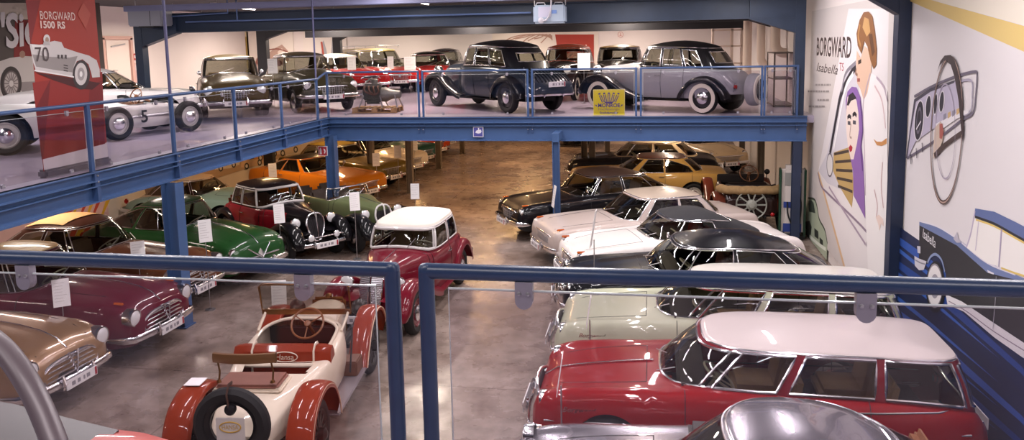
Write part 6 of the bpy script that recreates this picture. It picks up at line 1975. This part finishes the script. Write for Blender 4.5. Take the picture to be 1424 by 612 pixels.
a, b = q(1078, 155, 21.2), q(1110, 94, 21.2)
r = empty('display_case', (3.3, 21.7, DECK), 0, 'narrow glazed display case at the right end of the far gallery', 'cabinet')
k = MB()
for sx in (-.25, .25):
    for sy in (-.6, .6): k.box((sx, sy, .7), (.04, .04, 1.4))
for zz in (.05, .72, 1.38): k.box((0, 0, zz), (.52, 1.22, .035))
k.build('frame', mat('case_frame', '5a4a44', .5), r, smooth=False)
MB().box((-.255, 0, .72), (.006, 1.16, 1.3)).box((0, -.605, .72), (.48, .006, 1.3)).build('glass_pane', PANE, r, smooth=False)
r = empty('shelf_unit', (2.95, 33.5, DECK), 0, 'tall cream shelf unit against the far right wall', 'shelf')
for sx in (-.55, .2, .6): MB().box((sx, 0, 1.25), (.08, .5, 2.5)).build('upright', DU, r, smooth=False)
for zz in (.1, .8, 1.5, 2.15, 2.46): MB().box((.02, 0, zz), (1.24, .5, .06)).build('shelf_board', DU, r, smooth=False)

# ---- exhibit beside us at the bottom left: a tube hoop over a grey deck with red bodywork
r = empty('tube_frame_buggy', (0, 0, 0), 0, 'grey tube hoop over a grey and red body at the bottom left', 'vehicle')
HP = mat('hoop_grey', '5c5056', .4, .1)
D1 = 1.55
hp = [at(x_, y_, Y=yy) for x_, y_, yy in ((-60, 440, 1.62), (-20, 466, 1.6), (10, 492, 1.57), (40, 535, 1.52), (66, 590, 1.47), (86, 650, 1.42), (100, 730, 1.38))]
MB().tube(catmull(hp, 6), .027, 14).build('hoop', HP, r)
g0 = [at(x_, y_, Y=yy) for x_, y_, yy in ((-60, 548, 1.9), (20, 562, 1.9), (90, 580, 1.88), (165, 598, 1.86))]
z_ = min(p.z for p in g0)
rows_ = [[Vector((p.x, p.y, p.z)) for p in g0], [Vector((p.x - .0, p.y - .3, p.z - .02)) for p in g0], [Vector((p.x, p.y - .5, p.z - .12)) for p in g0]]
MB().grid(rows_).grid([[p for p in rows_[0]], [p - Vector((0, -.02, .9)) for p in rows_[0]]]).build('deck_panel', mat('panel_grey', '544d51', .45), r)
g1 = [at(x_, y_, Y=yy) for x_, y_, yy in ((160, 597, 1.88), (200, 602, 1.87), (235, 612, 1.85), (262, 628, 1.83))]
rows_ = [[p for p in g1], [p + Vector((-.01, -.06, .012)) for p in g1], [p + Vector((-.02, -.3, .0)) for p in g1], [p + Vector((-.02, -.5, -.15)) for p in g1]]
MB().grid(rows_).grid([rows_[0], [p - Vector((0, 0, .85)) for p in rows_[0]]]).build('red_body', mat('buggy_red', 'b8504a', .35, 0, .5), r)
MB().lathe([(.2, -1.1), (.2, 0), (.12, .03), (0, .03)], (g0[1].x - .1, 1.45, z_ - .15), (0, 0, 1), 20).build('pedestal', BLACK, r)

# ---- information stands
def st(px, py, h, deg, label, w=.22, hh=.40, Y=None, base=0.):
    p = at(px, py, Z=base + h) if Y is None else at(px, py, Y=Y)
    o = stand(p.x, p.y, deg, (p.z - base) if Y is not None else h, label, w, hh)
    o.location.z = base
st(285, 321, 1.45, -50, 'white card on a thin stand in front of the bottle green fastback')
st(388, 297, 1.2, -55, 'white card on a thin stand before the red flank of the black thirties sedan')
st(493, 280, 1.3, -60, 'white card on a thin stand before the olive green cabriolet')
st(379, 237, 1.2, -60, 'white card on a thin stand beside the side window of the orange coupe')
st(523, 222, 1.2, -70, 'white card on a thin stand at the nose of the olive gold sedan')
st(553, 211, 1.27, -70, 'white card on a thin stand beside the white sedan of the far left row')
st(576, 201, 1.27, -70, 'white card on a thin stand beside the dark teal sedan')
st(577, 266, .95, -75, 'white card on a thin stand alone in the aisle beyond the middle car')
st(85, 407, 1.19, -50, 'white card on a thin stand over the bonnet of the burgundy sedan')
st(192, 352, 1.27, -50, 'white card on a thin stand over the bonnet of the dark brown sedan')
st(388, 408, .95, -70, 'white card on a thin stand behind the windscreen of the cream tourer')
st(826, 318, 1.6, 176, 'white card seen edge-on, standing by the white convertible', .22, .62)
st(771, 273, 1.15, 200, 'white card seen edge-on, standing by the black mesh-grille sedan', .22, .5)
st(780, 520, 1.18, 184, 'white card seen edge-on, standing over the bonnet of the red wagon', .22, .42)
st(820, 432, 1.17, 184, 'white card seen edge-on, standing over the bonnet of the sage green wagon', .22, .42)
st(379, 92, 1.35, -60, 'white card on a thin stand at the door of the dark green-brown sedan upstairs', .26, .42, Y=20.9, base=DECK)
st(489, 88, 1.4, -70, 'white card on a thin stand before the white-roofed red sedan upstairs', .28, .45, Y=25.6, base=DECK)
st(543, 87, 1.4, -75, 'white card on a thin stand before the van, the narrower of two', .22, .45, Y=27.8, base=DECK)
st(570, 88, 1.4, -75, 'wide white card on a thin stand before the windscreen of the van', .42, .5, Y=28.4, base=DECK)
st(812, 86, 1.4, -90, 'white card on a thin stand in front of the red poster upstairs', .36, .5, Y=22.8, base=DECK)
